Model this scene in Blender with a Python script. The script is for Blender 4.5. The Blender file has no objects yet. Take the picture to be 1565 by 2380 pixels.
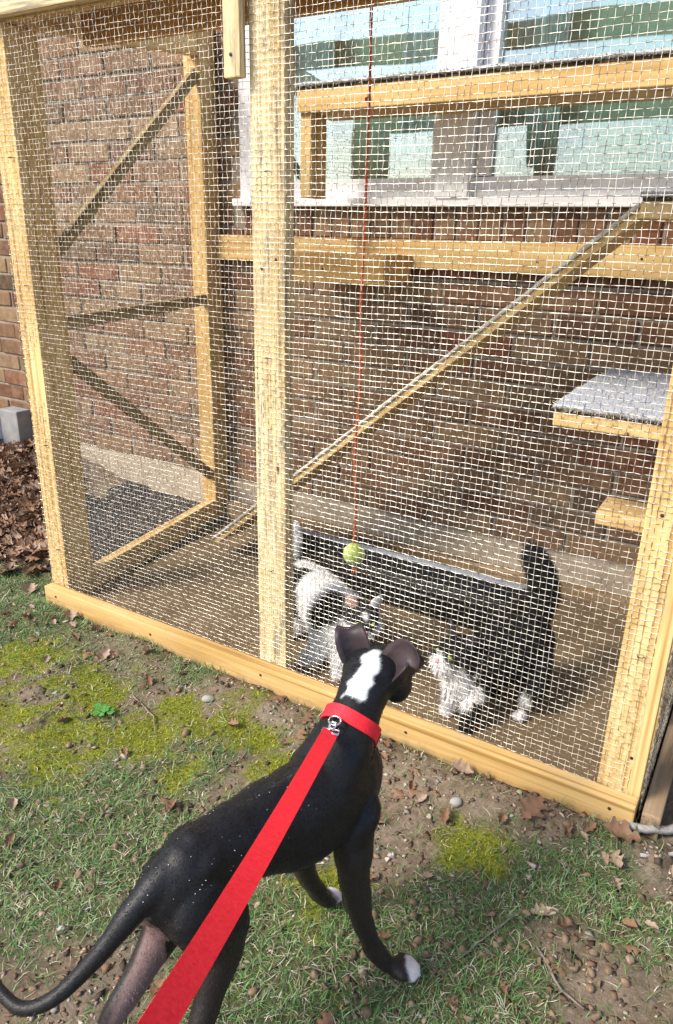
import bpy, bmesh, math, random
import numpy as np
from mathutils import Vector, Matrix, noise
random.seed(7); np.random.seed(7)
sc = bpy.context.scene
C = sc.collection
R = math.radians

# ------------------------------------------------------------------ camera, sky, sun, exposure
# world axes: +x along the front of the enclosure, +y towards the house wall, +z up; metres
def cam_matrix(pos, yaw, pitch, roll):
    f = Vector((-math.sin(yaw)*math.cos(pitch), math.cos(yaw)*math.cos(pitch), -math.sin(pitch)))
    r = Vector((math.cos(yaw), math.sin(yaw), 0)); u = r.cross(f)
    r2 = r*math.cos(roll)+u*math.sin(roll); u2 = u*math.cos(roll)-r*math.sin(roll)
    m = Matrix((r2, u2, -f)).transposed().to_4x4(); m.translation = Vector(pos); return m
cam = bpy.data.cameras.new('camera'); camo = bpy.data.objects.new('camera', cam); C.objects.link(camo)
cam.sensor_fit = 'HORIZONTAL'; cam.sensor_width = 36; cam.lens = 36*1708.6/1565
cam.clip_start = 0.02; cam.clip_end = 500
CAM = (1.9065, -1.4101, 1.1765)
camo.matrix_world = cam_matrix(CAM, R(30.825), R(20.70), R(1.336))
sc.camera = camo

SUN_EL = R(43); SUN_H = Vector((-0.56, -0.83, 0)).normalized()      # horizontal direction towards the sun
sd = Vector((SUN_H.x*math.cos(SUN_EL), SUN_H.y*math.cos(SUN_EL), math.sin(SUN_EL)))
sun = bpy.data.lights.new('sun', 'SUN'); sun.energy = 2.9; sun.angle = R(18.0); sun.color = (1.0, .93, .82)
suno = bpy.data.objects.new('sun', sun); C.objects.link(suno)
suno.rotation_euler = sd.to_track_quat('Z', 'Y').to_euler(); suno.location = (0, -3, 5)
world = bpy.data.worlds.new('World'); sc.world = world; world.use_nodes = True
wn = world.node_tree.nodes; wl = world.node_tree.links
sky = wn.new('ShaderNodeTexSky'); sky.sky_type = 'NISHITA'; sky.sun_disc = False
sky.sun_elevation = SUN_EL; sky.sun_rotation = math.atan2(sd.x, sd.y)
sky.air_density = 1.0; sky.dust_density = 1.5; sky.ozone_density = 1.0
wn['Background'].inputs['Strength'].default_value = 0.15
wl.new(sky.outputs[0], wn['Background'].inputs['Color'])
sc.view_settings.view_transform = 'Standard'; sc.view_settings.look = 'None'
sc.view_settings.gamma = 1; sc.view_settings.use_curve_mapping = False
sc.view_settings.exposure = 0.95
sc.cycles.max_bounces = 8; sc.cycles.transparent_max_bounces = 12

# ------------------------------------------------------------------ helpers
def link(o, parent=None, inv=None):
    C.objects.link(o)
    if parent is not None:
        o.parent = parent
        loc = parent.get('_o')
        if loc is not None: o.matrix_parent_inverse = Matrix.Translation(Vector(loc)).inverted()
    return o
def tag(o, label=None, cat=None, group=None, kind=None):
    if label: o['label'] = label
    if cat: o['category'] = cat
    if group: o['group'] = group
    if kind: o['kind'] = kind
    return o
def thing(name, label, cat, loc=(0,0,0), group=None):
    o = bpy.data.objects.new(name, None); o.empty_display_size = .05; C.objects.link(o); o.location = loc
    o['_o'] = tuple(loc)
    return tag(o, label, cat, group)
def mesh_obj(name, verts, faces, mat, parent=None, smooth=False):
    me = bpy.data.meshes.new(name); me.from_pydata([tuple(v) for v in verts], [], [tuple(f) for f in faces]); me.update()
    if mat: me.materials.append(mat)
    if smooth: me.polygons.foreach_set('use_smooth', [True]*len(me.polygons))
    return link(bpy.data.objects.new(name, me), parent)
def np_mesh(name, V, F, mat, parent=None, col=None, smooth=False):
    """V (n,3) array, F (m,k) int array, optional per-vertex colours"""
    me = bpy.data.meshes.new(name); V = np.asarray(V, np.float32); F = np.asarray(F, np.int32)
    me.vertices.add(len(V)); me.vertices.foreach_set('co', V.ravel())
    k = F.shape[1]; me.loops.add(F.size); me.loops.foreach_set('vertex_index', F.ravel())
    me.polygons.add(len(F)); me.polygons.foreach_set('loop_start', np.arange(0, F.size, k, dtype=np.int32))
    me.update(calc_edges=True)
    if smooth: me.polygons.foreach_set('use_smooth', np.ones(len(F), bool))
    if col is not None: set_col(me, col)
    if mat: me.materials.append(mat)
    return link(bpy.data.objects.new(name, me), parent)
def set_col(me, col):
    a = me.color_attributes.new('Col', 'FLOAT_COLOR', 'POINT')
    c = np.ones((len(me.vertices), 4), np.float32); c[:, :3] = col; a.data.foreach_set('color', c.ravel())
def vnoise(P, scale, seed=0):
    P = np.asarray(P, float)*scale + seed*17.31 + 100.
    i = np.floor(P).astype(np.int64); f = P-i; f = f*f*(3-2*f)
    def h(a, b, c):
        n = (a*73856093) ^ (b*19349663) ^ (c*83492791) ^ (seed*2654435761 & 0x7fffffff)
        n = (n ^ (n >> 13))*1274126177 & 0x7fffffff; return ((n ^ (n >> 16)) & 0xffff)/65535.
    r = 0
    for dx in (0, 1):
        for dy in (0, 1):
            for dz in (0, 1):
                w = (f[:,0] if dx else 1-f[:,0])*(f[:,1] if dy else 1-f[:,1])*(f[:,2] if dz else 1-f[:,2])
                r = r + w*h(i[:,0]+dx, i[:,1]+dy, i[:,2]+dz)
    return r*2-1
def sstep(a, b, x): t = np.clip((x-a)/(b-a), 0, 1); return t*t*(3-2*t)

# ------------------------------------------------------------------ materials
MAT = {}
def new_mat(name, rough=.7, spec=.3, metallic=0):
    m = bpy.data.materials.new(name); m.use_nodes = True; nt = m.node_tree; b = nt.nodes['Principled BSDF']
    b.inputs['Roughness'].default_value = rough; b.inputs['Specular IOR Level'].default_value = spec; b.inputs['Metallic'].default_value = metallic
    MAT[name] = m; return m, nt, b
def N(nt, t, **k):
    n = nt.nodes.new('ShaderNode'+t)
    for a, v in k.items(): setattr(n, a, v)
    return n
def ramp(nt, stops, fac=None, interp='LINEAR'):
    r = N(nt, 'ValToRGB'); r.color_ramp.interpolation = interp; e = r.color_ramp.elements
    e[0].position, e[0].color = stops[0][0], (*stops[0][1], 1); e[1].position, e[1].color = stops[-1][0], (*stops[-1][1], 1)
    for p, c in stops[1:-1]: x = e.new(p); x.color = (*c, 1)
    if fac is not None: nt.links.new(fac, r.inputs[0])
    return r
def mix(nt, fac, a, b, mode='MIX'):
    m = N(nt, 'Mix', data_type='RGBA', blend_type=mode)
    for s, v in ((m.inputs['Factor'], fac), (m.inputs['A'], a), (m.inputs['B'], b)):
        if hasattr(v, 'links') or hasattr(v, 'is_linked'): nt.links.new(v, s)
        elif isinstance(v, (int, float)): s.default_value = v
        else: s.default_value = (*v, 1)
    return m.outputs['Result']
def coords(nt, scale=(1,1,1), rnd=True, kind='Object'):
    tc = N(nt, 'TexCoord'); mp = N(nt, 'Mapping'); mp.inputs['Scale'].default_value = scale
    nt.links.new(tc.outputs[kind], mp.inputs['Vector'])
    if rnd:
        oi = N(nt, 'ObjectInfo'); mu = N(nt, 'Math', operation='MULTIPLY'); mu.inputs[1].default_value = 37.
        nt.links.new(oi.outputs['Random'], mu.inputs[0]); cb = N(nt, 'CombineXYZ')
        for i in range(3): nt.links.new(mu.outputs[0], cb.inputs[i])
        nt.links.new(cb.outputs[0], mp.inputs['Location'])
    return mp.outputs[0]
def noise_n(nt, vec, scale, detail=4, rough=.6, dist=0):
    n = N(nt, 'TexNoise'); n.inputs['Scale'].default_value = scale; n.inputs['Detail'].default_value = detail
    n.inputs['Roughness'].default_value = rough; n.inputs['Distortion'].default_value = dist
    nt.links.new(vec, n.inputs['Vector']); return n.outputs['Fac']
def bump(nt, b, h, strength=.4, dist=.002):
    n = N(nt, 'Bump'); n.inputs['Strength'].default_value = strength; n.inputs['Distance'].default_value = dist
    nt.links.new(h, n.inputs['Height']); nt.links.new(n.outputs[0], b.inputs['Normal'])
def simple(name, c0, c1, scale=8, rough=.75, spec=.25, bs=.3, bd=.002, metallic=0, stretch=(1,1,1), detail=5, lo_=.3, hi_=.7):
    m, nt, b = new_mat(name, rough, spec, metallic); v = coords(nt, stretch); f = noise_n(nt, v, scale, detail)
    r = ramp(nt, [(lo_, c0), (hi_, c1)], f); nt.links.new(r.outputs[0], b.inputs['Base Color'])
    if bs: bump(nt, b, f, bs, bd)
    return m
def wood(name, lo, mid, hi, streak=None, knots=True, mud=False):
    m, nt, b = new_mat(name, .72, .25)
    v = coords(nt, (1.6, 34, 34)); f = noise_n(nt, v, 1.2, 5, .6, .6)
    r = ramp(nt, [(.28, lo), (.5, mid), (.74, hi)], f); out = r.outputs[0]
    v2 = coords(nt, (1.2, 7, 7)); f2 = noise_n(nt, v2, 2.2, 3)
    r2 = ramp(nt, [(.35, (.80, .74, .62)), (.6, (1, 1, 1))], f2); out = mix(nt, 1.0, out, r2.outputs[0], 'MULTIPLY')
    if streak:
        v3 = coords(nt, (5, 60, 60)); f3 = noise_n(nt, v3, 1.0, 4, .7, .3)
        r3 = ramp(nt, [(.50, (0,0,0)), (.64, (1,1,1))], f3); out = mix(nt, r3.outputs[0], out, streak)
    if knots:
        vo = N(nt, 'TexVoronoi'); vo.inputs['Scale'].default_value = 1.0; v4 = coords(nt, (5.5, 17, 17)); nt.links.new(v4, vo.inputs['Vector'])
        rk = ramp(nt, [(.0, (1,1,1)), (.07, (1,1,1)), (.115, (0,0,0))], vo.outputs['Distance'])
        gate = ramp(nt, [(.80, (0,0,0)), (.82, (1,1,1))], None); sp = N(nt, 'SeparateColor'); nt.links.new(vo.outputs['Color'], sp.inputs[0]); nt.links.new(sp.outputs[0], gate.inputs[0])
        k = mix(nt, 1.0, rk.outputs[0], gate.outputs[0], 'MULTIPLY'); out = mix(nt, k, out, (.13, .06, .025))
    oi = N(nt, 'ObjectInfo'); rv_ = ramp(nt, [(0, (.84,.80,.72)), (.5, (1,1,1)), (1, (1.06,1.08,1.12))], oi.outputs['Random']); out = mix(nt, 1.0, out, rv_.outputs[0], 'MULTIPLY')
    v5 = coords(nt, (3, 3, 3)); f5 = noise_n(nt, v5, 3.0, 6, .7); r5 = ramp(nt, [(.56, (0,0,0)), (.72, (.55,.55,.55))], f5); out = mix(nt, r5.outputs[0], out, (.40, .32, .20))
    v6 = coords(nt, (.7, 90, 90)); f6 = noise_n(nt, v6, 1.0, 2, .5); r6 = ramp(nt, [(.30, (.62,.52,.40)), (.42, (1,1,1))], f6); out = mix(nt, 1.0, out, r6.outputs[0], 'MULTIPLY')
    if mud:
        tcm = N(nt, 'TexCoord'); sx = N(nt, 'SeparateXYZ'); nt.links.new(tcm.outputs['Object'], sx.inputs[0]); fm = noise_n(nt, coords(nt, (9, 9, 9)), 3.0, 6, .75)
        ad = N(nt, 'Math', operation='MULTIPLY_ADD'); ad.inputs[1].default_value = -14.; ad.inputs[2].default_value = 0.; nt.links.new(sx.outputs['Z'], ad.inputs[0]); a2 = N(nt, 'Math', operation='ADD'); nt.links.new(ad.outputs[0], a2.inputs[0]); nt.links.new(fm, a2.inputs[1])
        rm_ = ramp(nt, [(.30, (0,0,0)), (.75, (.8,.8,.8))], a2.outputs[0]); out = mix(nt, rm_.outputs[0], out, (.17, .12, .075))
    nt.links.new(out, b.inputs['Base Color']); bump(nt, b, f, .5, .002); return m
wood('pine', (.54, .34, .13), (.68, .47, .20), (.78, .59, .31))
wood('pine_pale', (.56, .42, .22), (.72, .57, .33), (.82, .70, .46), streak=(.27, .23, .16))
wood('pine_muddy', (.50, .32, .13), (.64, .44, .19), (.73, .54, .27), mud=True)
wood('pine_orange', (.50, .25, .07), (.60, .34, .10), (.66, .41, .15))
wood('pine_dusty', (.46, .36, .24), (.54, .43, .28), (.6, .5, .34))
wood('weathered', (.20, .14, .09), (.31, .22, .13), (.42, .31, .19), streak=(.12, .10, .08))
wood('brace_shaded_wood', (.22, .16, .07), (.30, .22, .10), (.38, .29, .14))  # darker olive copy of the pine, with the braces' shade in its colour
m, nt, b = new_mat('brick', .9, .12)
oi = N(nt, 'ObjectInfo'); rb = ramp(nt, [(0, (.15,.075,.048)), (.18, (.21,.115,.07)), (.36, (.27,.18,.105)), (.50, (.16,.088,.058)), (.64, (.31,.215,.13)), (.76, (.115,.078,.054)), (.88, (.22,.085,.052)), (1, (.22,.145,.088))], oi.outputs['Random'])
v = coords(nt, (1,1,1)); f = noise_n(nt, v, 28, 6, .7); rr = ramp(nt, [(.3, (.52,.49,.46)), (.68, (1.02,.98,.93))], f)
o_ = mix(nt, 1.0, rb.outputs[0], rr.outputs[0], 'MULTIPLY'); f2 = noise_n(nt, v, 7, 3); r2 = ramp(nt, [(.5, (0,0,0)), (.75, (.5,.5,.5))], f2)
o_ = mix(nt, r2.outputs[0], o_, (.33, .215, .135)); nt.links.new(o_, b.inputs['Base Color']); bump(nt, b, f, .7, .004)
simple('mortar', (.20,.165,.13), (.31,.265,.215), 40, .95, .1, .6, .003)
simple('concrete', (.29,.23,.165), (.42,.345,.26), 9, .92, .12, .5, .004)
simple('concrete_grey', (.20,.195,.19), (.31,.30,.29), 14, .9, .15, .4, .003)
simple('white_paint', (.66,.64,.64), (.82,.80,.80), 12, .55, .35, .25, .001, stretch=(1, 6, 6))
simple('floor_brown', (.12,.082,.045), (.20,.145,.082), 6, .9, .12, .5, .003, detail=8)
simple('black_plastic', (.006,.007,.009), (.012,.013,.017), 10, .38, .5, .1, .001)
simple('tray_rim_sheen', (.24,.27,.33), (.34,.37,.43), 10, .45, .5, .1, .001)
simple('black_fabric', (.008,.009,.013), (.022,.023,.030), 30, .75, .3, .5, .003)
simple('carpet', (.33,.35,.39), (.55,.57,.61), 90, .95, .1, .8, .004)
simple('carpet_fringe', (.45,.38,.28), (.74,.68,.56), 60, .95, .1, 0)
simple('carpet_back', (.05,.04,.03), (.12,.09,.06), 40, .9, .1, .3)
simple('wire', (.20,.175,.14), (.98,.92,.80), 75, .30, .5, 0, 0, metallic=.6, detail=1, lo_=.40, hi_=.54)  # uneven zinc tone, with a broken sparkle put into the colour
simple('rope_red', (.50,.085,.035), (.68,.17,.07), 60, .85, .2, .6, .002, stretch=(1,1,1))
simple('ball_felt', (.36,.46,.09), (.52,.60,.17), 60, .95, .1, .9, .004)
simple('ball_seam', (.75,.76,.68), (.8,.8,.74), 20, .8, .2, 0)
simple('red_web', (.72,.012,.022), (.86,.025,.04), 220, .62, .3, .4, .001)
simple('dark_band', (.03,.008,.02), (.06,.012,.03), 40, .6, .3, 0)
simple('chrome', (.62,.62,.64), (.8,.8,.82), 20, .25, .5, 0, metallic=1)
simple('acorn_nut', (.11,.065,.035), (.26,.18,.115), 70, .6, .3, .4, .002)
simple('acorn_cap', (.12,.085,.055), (.24,.18,.125), 160, .9, .1, .8, .002)
simple('leaf_dead', (.12,.065,.038), (.26,.15,.09), 18, .8, .2, .3, .002)
simple('leaf_pale', (.24,.16,.11), (.37,.27,.20), 18, .8, .2, .3, .002)
simple('twig', (.13,.10,.08), (.28,.23,.19), 60, .9, .1, .5, .002)
simple('stick_grey', (.26,.23,.21), (.46,.42,.38), 30, .9, .1, .6, .003, stretch=(1,8,8))
simple('stone', (.22,.20,.175), (.36,.335,.30), 30, .85, .2, .4, .003)
simple('wood_chip', (.55,.42,.27), (.72,.60,.43), 40, .85, .15, .3, .002)
simple('clover', (.05,.17,.03), (.09,.26,.055), 20, .55, .3, .2, .001)
simple('curtain', (.42,.55,.60), (.66,.78,.82), 3, .85, .15, .2, .01, stretch=(8,1,.5))
simple('room_paint', (.22,.27,.20), (.32,.37,.28), 2, .9, .1, 0)
simple('clear_plastic', (.55,.6,.64), (.72,.76,.79), 6, .2, .5, .1, .002)
simple('cat_nose', (.70,.28,.26), (.78,.36,.33), 20, .5, .3, 0)
simple('iron', (.04,.03,.025), (.09,.06,.045), 40, .6, .4, .3, metallic=.6)
m, nt, b = new_mat('cat_eye', .08, .6); b.inputs['Base Color'].default_value = (.55, .62, .08, 1)
m, nt, b = new_mat('black_eye', .08, .6); b.inputs['Base Color'].default_value = (.012, .008, .006, 1)
m, nt, b = new_mat('glass', .02, .5)
fr = N(nt, 'LayerWeight'); fr.inputs['Blend'].default_value = .22; lw = N(nt, 'MapRange'); lw.inputs['To Min'].default_value = .16; lw.inputs['To Max'].default_value = .95; nt.links.new(fr.outputs['Facing'], lw.inputs['Value']); fr = lw; tr = N(nt, 'BsdfTransparent'); tr.inputs[0].default_value = (.80, .90, .88, 1)
gl = N(nt, 'BsdfGlossy'); gl.inputs['Roughness'].default_value = .015; gl.inputs[0].default_value = (.92, .97, 1, 1)
v = coords(nt, (1,1,1), False); f = noise_n(nt, v, 3.0, 1); bp = N(nt, 'Bump'); bp.inputs['Strength'].default_value = .09; bp.inputs['Distance'].default_value = .05
nt.links.new(f, bp.inputs['Height']); nt.links.new(bp.outputs[0], gl.inputs['Normal'])
ms = N(nt, 'MixShader'); nt.links.new(fr.outputs[0], ms.inputs[0]); nt.links.new(tr.outputs[0], ms.inputs[1]); nt.links.new(gl.outputs[0], ms.inputs[2])
nt.links.new(ms.outputs[0], nt.nodes['Material Output'].inputs['Surface'])
def vcol_mat(name, rough, spec, nscale=0, amt=.25, sheen=0):
    m, nt, b = new_mat(name, rough, spec); a = N(nt, 'Attribute', attribute_name='Col'); out = a.outputs['Color']
    if nscale:
        v = coords(nt, (1,1,1), False); f = noise_n(nt, v, nscale, 4); r = ramp(nt, [(.25, (1-amt,)*3), (.75, (1+amt,)*3)], f)
        out = mix(nt, 1.0, out, r.outputs[0], 'MULTIPLY'); bump(nt, b, f, .25, .0015)
    if sheen: b.inputs['Sheen Weight'].default_value = sheen; b.inputs['Sheen Roughness'].default_value = .4
    nt.links.new(out, b.inputs['Base Color']); return m
vcol_mat('cat_coat', .8, .15, 120, .25); vcol_mat('cat_fur', .75, .15)
vcol_mat('dog_coat', .50, .32, 420, .15, .03); vcol_mat('dog_fur', .50, .3)
vcol_mat('grass_blade', .6, .25); vcol_mat('litter', .85, .12)

# ------------------------------------------------------------------ solid helpers
def beam(name, p0, p1, w, h, mat, parent, up=(0,0,1), bev=.003, jit=0):
    """board from p0 to p1 (its axis), w across, h along 'up'; local X is the grain"""
    p0, p1 = Vector(p0), Vector(p1); x = (p1-p0); L = x.length; x.normalize(); up = Vector(up)
    y = up.cross(x).normalized(); z = x.cross(y)
    bm = bmesh.new(); bmesh.ops.create_cube(bm, size=1)
    for v in bm.verts: v.co = Vector((v.co.x*L, v.co.y*w, v.co.z*h))
    if bev: bmesh.ops.bevel(bm, geom=bm.edges[:], offset=bev, segments=2, affect='EDGES', profile=.6)
    me = bpy.data.meshes.new(name); bm.to_mesh(me); bm.free(); me.materials.append(MAT[mat] if isinstance(mat, str) else mat)
    o = bpy.data.objects.new(name, me); o.matrix_basis = Matrix((x, y, z)).transposed().to_4x4(); o.matrix_basis.translation = (p0+p1)/2
    m4 = Matrix((x, y, z)).transposed().to_4x4(); m4.translation = (p0+p1)/2; o.matrix_basis = m4
    return link(o, parent)
def box(name, lo, hi, mat, parent=None, bev=.003):
    """axis-aligned board, grain along its longest side"""
    lo, hi = Vector(lo), Vector(hi); d = hi-lo; c = (lo+hi)/2; a = max(range(3), key=lambda i: d[i])
    ax = [Vector((1,0,0)), Vector((0,1,0)), Vector((0,0,1))]
    if a == 2: up, w, h = ax[1], d[0], d[1]
    elif a == 0: up, w, h = ax[2], d[1], d[2]
    else: up, w, h = ax[2], d[0], d[2]
    return beam(name, c-ax[a]*d[a]/2, c+ax[a]*d[a]/2, w, h, mat, parent, up, bev)
def tube(pts, rad, k=6, closed=False):
    """verts, faces of a tube through pts with radius list or number"""
    pts = [Vector(p) for p in pts]; n = len(pts); V = []; F = []; prev = None
    for i, p in enumerate(pts):
        t = (pts[min(i+1, n-1)]-pts[max(i-1, 0)]).normalized() if not closed else (pts[(i+1) % n]-pts[i-1]).normalized()
        a = prev if prev is not None else (Vector((0,0,1)) if abs(t.z) < .9 else Vector((1,0,0)))
        a = (a-t*a.dot(t)).normalized(); prev = a; bb = t.cross(a); r = rad[i] if hasattr(rad, '__len__') else rad
        for j in range(k):
            an = 2*math.pi*j/k; V.append(p+(a*math.cos(an)+bb*math.sin(an))*r)
    m_ = n if closed else n-1
    for i in range(m_):
        for j in range(k): F.append((i*k+j, i*k+(j+1) % k, ((i+1) % n)*k+(j+1) % k, ((i+1) % n)*k+j))
    if not closed: F.append(tuple(range(k))[::-1]); F.append(tuple((n-1)*k+j for j in range(k)))
    return V, F
def lathe(prof, k=10):
    V = []; F = []
    for r, z in prof:
        for j in range(k): a = 2*math.pi*j/k; V.append((r*math.cos(a), r*math.sin(a), z))
    for i in range(len(prof)-1):
        for j in range(k): F.append((i*k+j, i*k+(j+1) % k, (i+1)*k+(j+1) % k, (i+1)*k+j))
    F.append(tuple(range(k))[::-1]); F.append(tuple((len(prof)-1)*k+j for j in range(k))); return V, F
def wire_panel(name, o, a, b, la, lb, pitch, r, mat, parent, seed, nrm, sag=.0026, crimp=.0014):
    """woven square hardware cloth from o spanned by unit a, b: every wire is crimped over and under the others and the sheet sags a little"""
    rg = np.random.RandomState(seed); o, a, b, nrm = [np.array(q, float) for q in (o, a, b, nrm)]; VV = []; FF = []; base = 0
    def run(d, side, L, M, par):
        nonlocal base
        n = int(M/pitch)+1; m_ = int(L/pitch)+1; i, j = np.meshgrid(np.arange(n), np.arange(m_), indexing='ij')
        u = i*pitch+rg.normal(0, .0005, (n, 1))+rg.normal(0, .0012, (n, 1))*np.sin(j*pitch*rg.uniform(2, 7, (n, 1))+rg.uniform(0, 6.28, (n, 1))); w = j*pitch*1.0
        P = o+side*u[...,None]+d*w[...,None]; q = P.reshape(-1, 3)
        for k, ax in enumerate((side, d, nrm)):
            amp = sag*(1, 1, 2.2)[k]; dv = amp*(vnoise(q, 3.1, seed*7+k)+.5*vnoise(q, 8.0, seed*7+k+3)); P = P+ax*dv.reshape(n, m_, 1)
        P = P+nrm*(crimp*np.where((i+j+par) % 2 == 0, 1, -1))[...,None]+nrm*rg.normal(0, .0002, (n, m_, 1))+side*rg.normal(0, .0003, (n, m_, 1))
        R4 = np.stack([side*r, nrm*r, -side*r, -nrm*r]); V = (P[:,:,None,:]+R4).reshape(-1, 3)
        idx = np.arange(n*m_*4).reshape(n, m_, 4); x0 = idx[:,:-1]; x1 = idx[:,1:]
        F = np.stack([x0, np.roll(x0, -1, 2), np.roll(x1, -1, 2), x1], -1).reshape(-1, 4); VV.append(V); FF.append(F+base); base += len(V)
    run(b, a, lb, la, 0); run(a, b, la, lb, 1)
    ob = np_mesh(name, np.concatenate(VV), np.concatenate(FF), MAT[mat], parent, smooth=True); ob['kind'] = 'stuff'; return ob

# ------------------------------------------------------------------ ground
MOSS = [(.19,-.283,.13),(.455,-.292,.14),(.717,-.344,.11),(.834,-.268,.1),(.914,-.196,.1),(.579,-.53,.15),(1.513,-.251,.08),(1.351,-.483,.09),(.724,-.21,.07),(.385,-.431,.12),(.653,-.425,.1),(1.586,-.245,.07),(.981,-.213,.08),(.05,-.5,.2),(.9,-.42,.06),(1.08,-.27,.07)]
SOIL = [(1.129,-.879,.10),(1.405,-.121,.10),(1.793,-.367,.10),(1.353,-.172,.1),(.353,-.406,.05),(1.735,-.02,.1),(1.447,-.359,.09),(1.606,-.06,.10),(.969,-.08,.08),(.768,-.087,.07),(1.862,-.444,.12),(1.16,-.93,.11),(1.648,-.093,.1),(1.95,-.1,.15),(1.25,-.10,.08),(-1.1,.7,.6)]
GRASS = [(1.693,-.241,.12),(1.836,-.157,.12),(1.399,-.709,.14),(.912,-.634,.2),(1.627,-.609,.17),(1.386,-.624,.1),(1.627,-.42,.13),(.889,-.419,.1),(.801,-.705,.2),(-.006,-.15,.22),(.649,-.06,.07),(1.743,-.269,.1),(1.329,-.61,.1),(-.35,-.1,.3),(1.05,-.6,.15)]
def gh(x, y):
    x = np.asarray(x, float); y = np.asarray(y, float); P = np.stack([x, y, x*0], -1).reshape(-1, 3)
    h = .010*vnoise(P, 4.5, 1)+.007*vnoise(P, 13, 2)+.0045*vnoise(P, 37, 3)
    h = h.reshape(x.shape)
    bank = np.exp(-((y+.085)/.06)**2)*(x > -.05)*(x < 1.9)*(y < -.03)*(.026+.022*vnoise(P*[1,0,0], 6, 5).reshape(x.shape))
    pile = .13*np.exp(-((x+1.15)/.5)**2-((y-.85)/.38)**2)
    inside = (y > -.03)*(x > -.02)*(x < 1.86)
    h = np.where(inside, -.015, h+np.maximum(bank, 0)+pile)
    return h-.004
def masks(x, y):
    P = np.stack([x, y, np.zeros_like(x)], -1); q = P+np.stack([vnoise(P, 9, 11), vnoise(P, 9, 12), np.zeros_like(x)], -1)*.035
    def f(L): return np.max([np.exp(-((q[:,0]-a)**2+(q[:,1]-b_)**2)/(r*r)) for a, b_, r in L], axis=0)
    n1 = vnoise(P, 22, 13)*.30+vnoise(P, 55, 16)*.36; n2 = vnoise(P, 15, 14)*.16; n3 = vnoise(P, 7, 15)*.25
    mo = sstep(.22, .80, f(MOSS)+n1); so = sstep(.42, .70, f(SOIL)+n2); gr = sstep(.12, .75, f(GRASS)*.78+.24+n3+.16*vnoise(P, 26, 18))
    return mo*(1-so), so, gr*(1-so*.93)*(1-mo*.75)
def axis_pts(a, b, step, far):
    mid = np.arange(a, b+1e-6, step); g = np.array([.1, .3, .8, 2, 5, 12, 30, far]); return np.concatenate([a-g[::-1], mid, b+g])
gx = axis_pts(-1.9, 2.5, .018, 70); gy = axis_pts(-1.7, 1.02, .018, 70)
GX, GY = np.meshgrid(gx, gy); core = ((GX > -2.5)*(GX < 3)*(GY > -2.2)*(GY < 1.2))
GZ = np.where(core, gh(GX, GY), -.004)
V = np.stack([GX.ravel(), GY.ravel(), GZ.ravel()], -1); nx = len(gx); idx = np.arange(len(gy)*nx).reshape(len(gy), nx)
F = np.stack([idx[:-1,:-1].ravel(), idx[:-1,1:].ravel(), idx[1:,1:].ravel(), idx[1:,:-1].ravel()], -1)
mo, so, gr = masks(V[:,0], V[:,1])
m, nt, b = new_mat('ground_soil', .95, .1); at_ = N(nt, 'Attribute', attribute_name='Col'); sp = N(nt, 'SeparateColor'); nt.links.new(at_.outputs['Color'], sp.inputs[0])
v = coords(nt, (1,1,1), False); f1 = noise_n(nt, v, 55, 7, .75); f2 = noise_n(nt, v, 9, 5); f3 = noise_n(nt, v, 160, 4, .7)
soil = ramp(nt, [(.28, (.06,.042,.026)), (.5, (.16,.118,.078)), (.72, (.30,.24,.175))], f1).outputs[0]
soil = mix(nt, ramp(nt, [(.4,(0,0,0)),(.65,(.65,.65,.65))], f2).outputs[0], soil, ramp(nt, [(.3,(.15,.11,.075)),(.7,(.33,.27,.21))], f3).outputs[0])
mossc = ramp(nt, [(.3,(.05,.06,.008)),(.5,(.15,.165,.018)),(.7,(.30,.30,.04))], f3).outputs[0]
grc = ramp(nt, [(.3,(.022,.032,.012)),(.55,(.07,.085,.030)),(.75,(.16,.15,.075))], f3).outputs[0]
mu = N(nt, 'Math', operation='MULTIPLY'); mu.inputs[1].default_value = .75; nt.links.new(sp.outputs[2], mu.inputs[0])
o_ = mix(nt, mu.outputs[0], soil, grc); o_ = mix(nt, sp.outputs[0], o_, mossc)
nt.links.new(o_, b.inputs['Base Color']); bump(nt, b, f1, .9, .008)
ground = np_mesh('ground', V, F, MAT['ground_soil'], col=np.stack([mo, so, gr], -1), smooth=True); tag(ground, kind='structure')

# ------------------------------------------------------------------ house wall
WY = .98                                   # wall face
house = thing('brick_house', 'red and tan brick house wall with white wood window behind the wire enclosure', 'house', (-2.1, WY, 0))
def brick_mesh(i, L, H, D):
    bm = bmesh.new(); bmesh.ops.create_cube(bm, size=1); rg = random.Random(i)
    for v in bm.verts: v.co = Vector((v.co.x*L, v.co.y*D, v.co.z*H))+Vector((rg.uniform(-1,1), rg.uniform(-1,1), rg.uniform(-1,1)))*.0022
    bmesh.ops.bevel(bm, geom=bm.edges[:], offset=.004, segments=1, affect='EDGES')
    me = bpy.data.meshes.new('brick'); bm.to_mesh(me); bm.free(); me.materials.append(MAT['brick']); return me
wall_v = []; wall_f = []
def quadbox(lo, hi):
    k = len(wall_v)
    wall_v.extend([(x, y, z) for x in (lo[0], hi[0]) for y in (lo[1], hi[1]) for z in (lo[2], hi[2])])
    wall_f.extend([tuple(k+i for i in q) for q in ((0,1,3,2),(4,6,7,5),(0,4,5,1),(2,3,7,6),(0,2,6,4),(1,5,7,3))])
WIN_L, WIN_R, SILL = .04, 2.75, 1.267
quadbox((-4, WY+.004, -.3), (WIN_L, WY+.25, 3.2)); quadbox((WIN_L, WY+.004, -.3), (4.5, WY+.25, SILL-.002)); quadbox((WIN_R, WY+.004, SILL-.002), (4.5, WY+.25, 3.2)); quadbox((WIN_L, WY+.004, 2.55), (WIN_R, WY+.25, 3.2))
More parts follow.
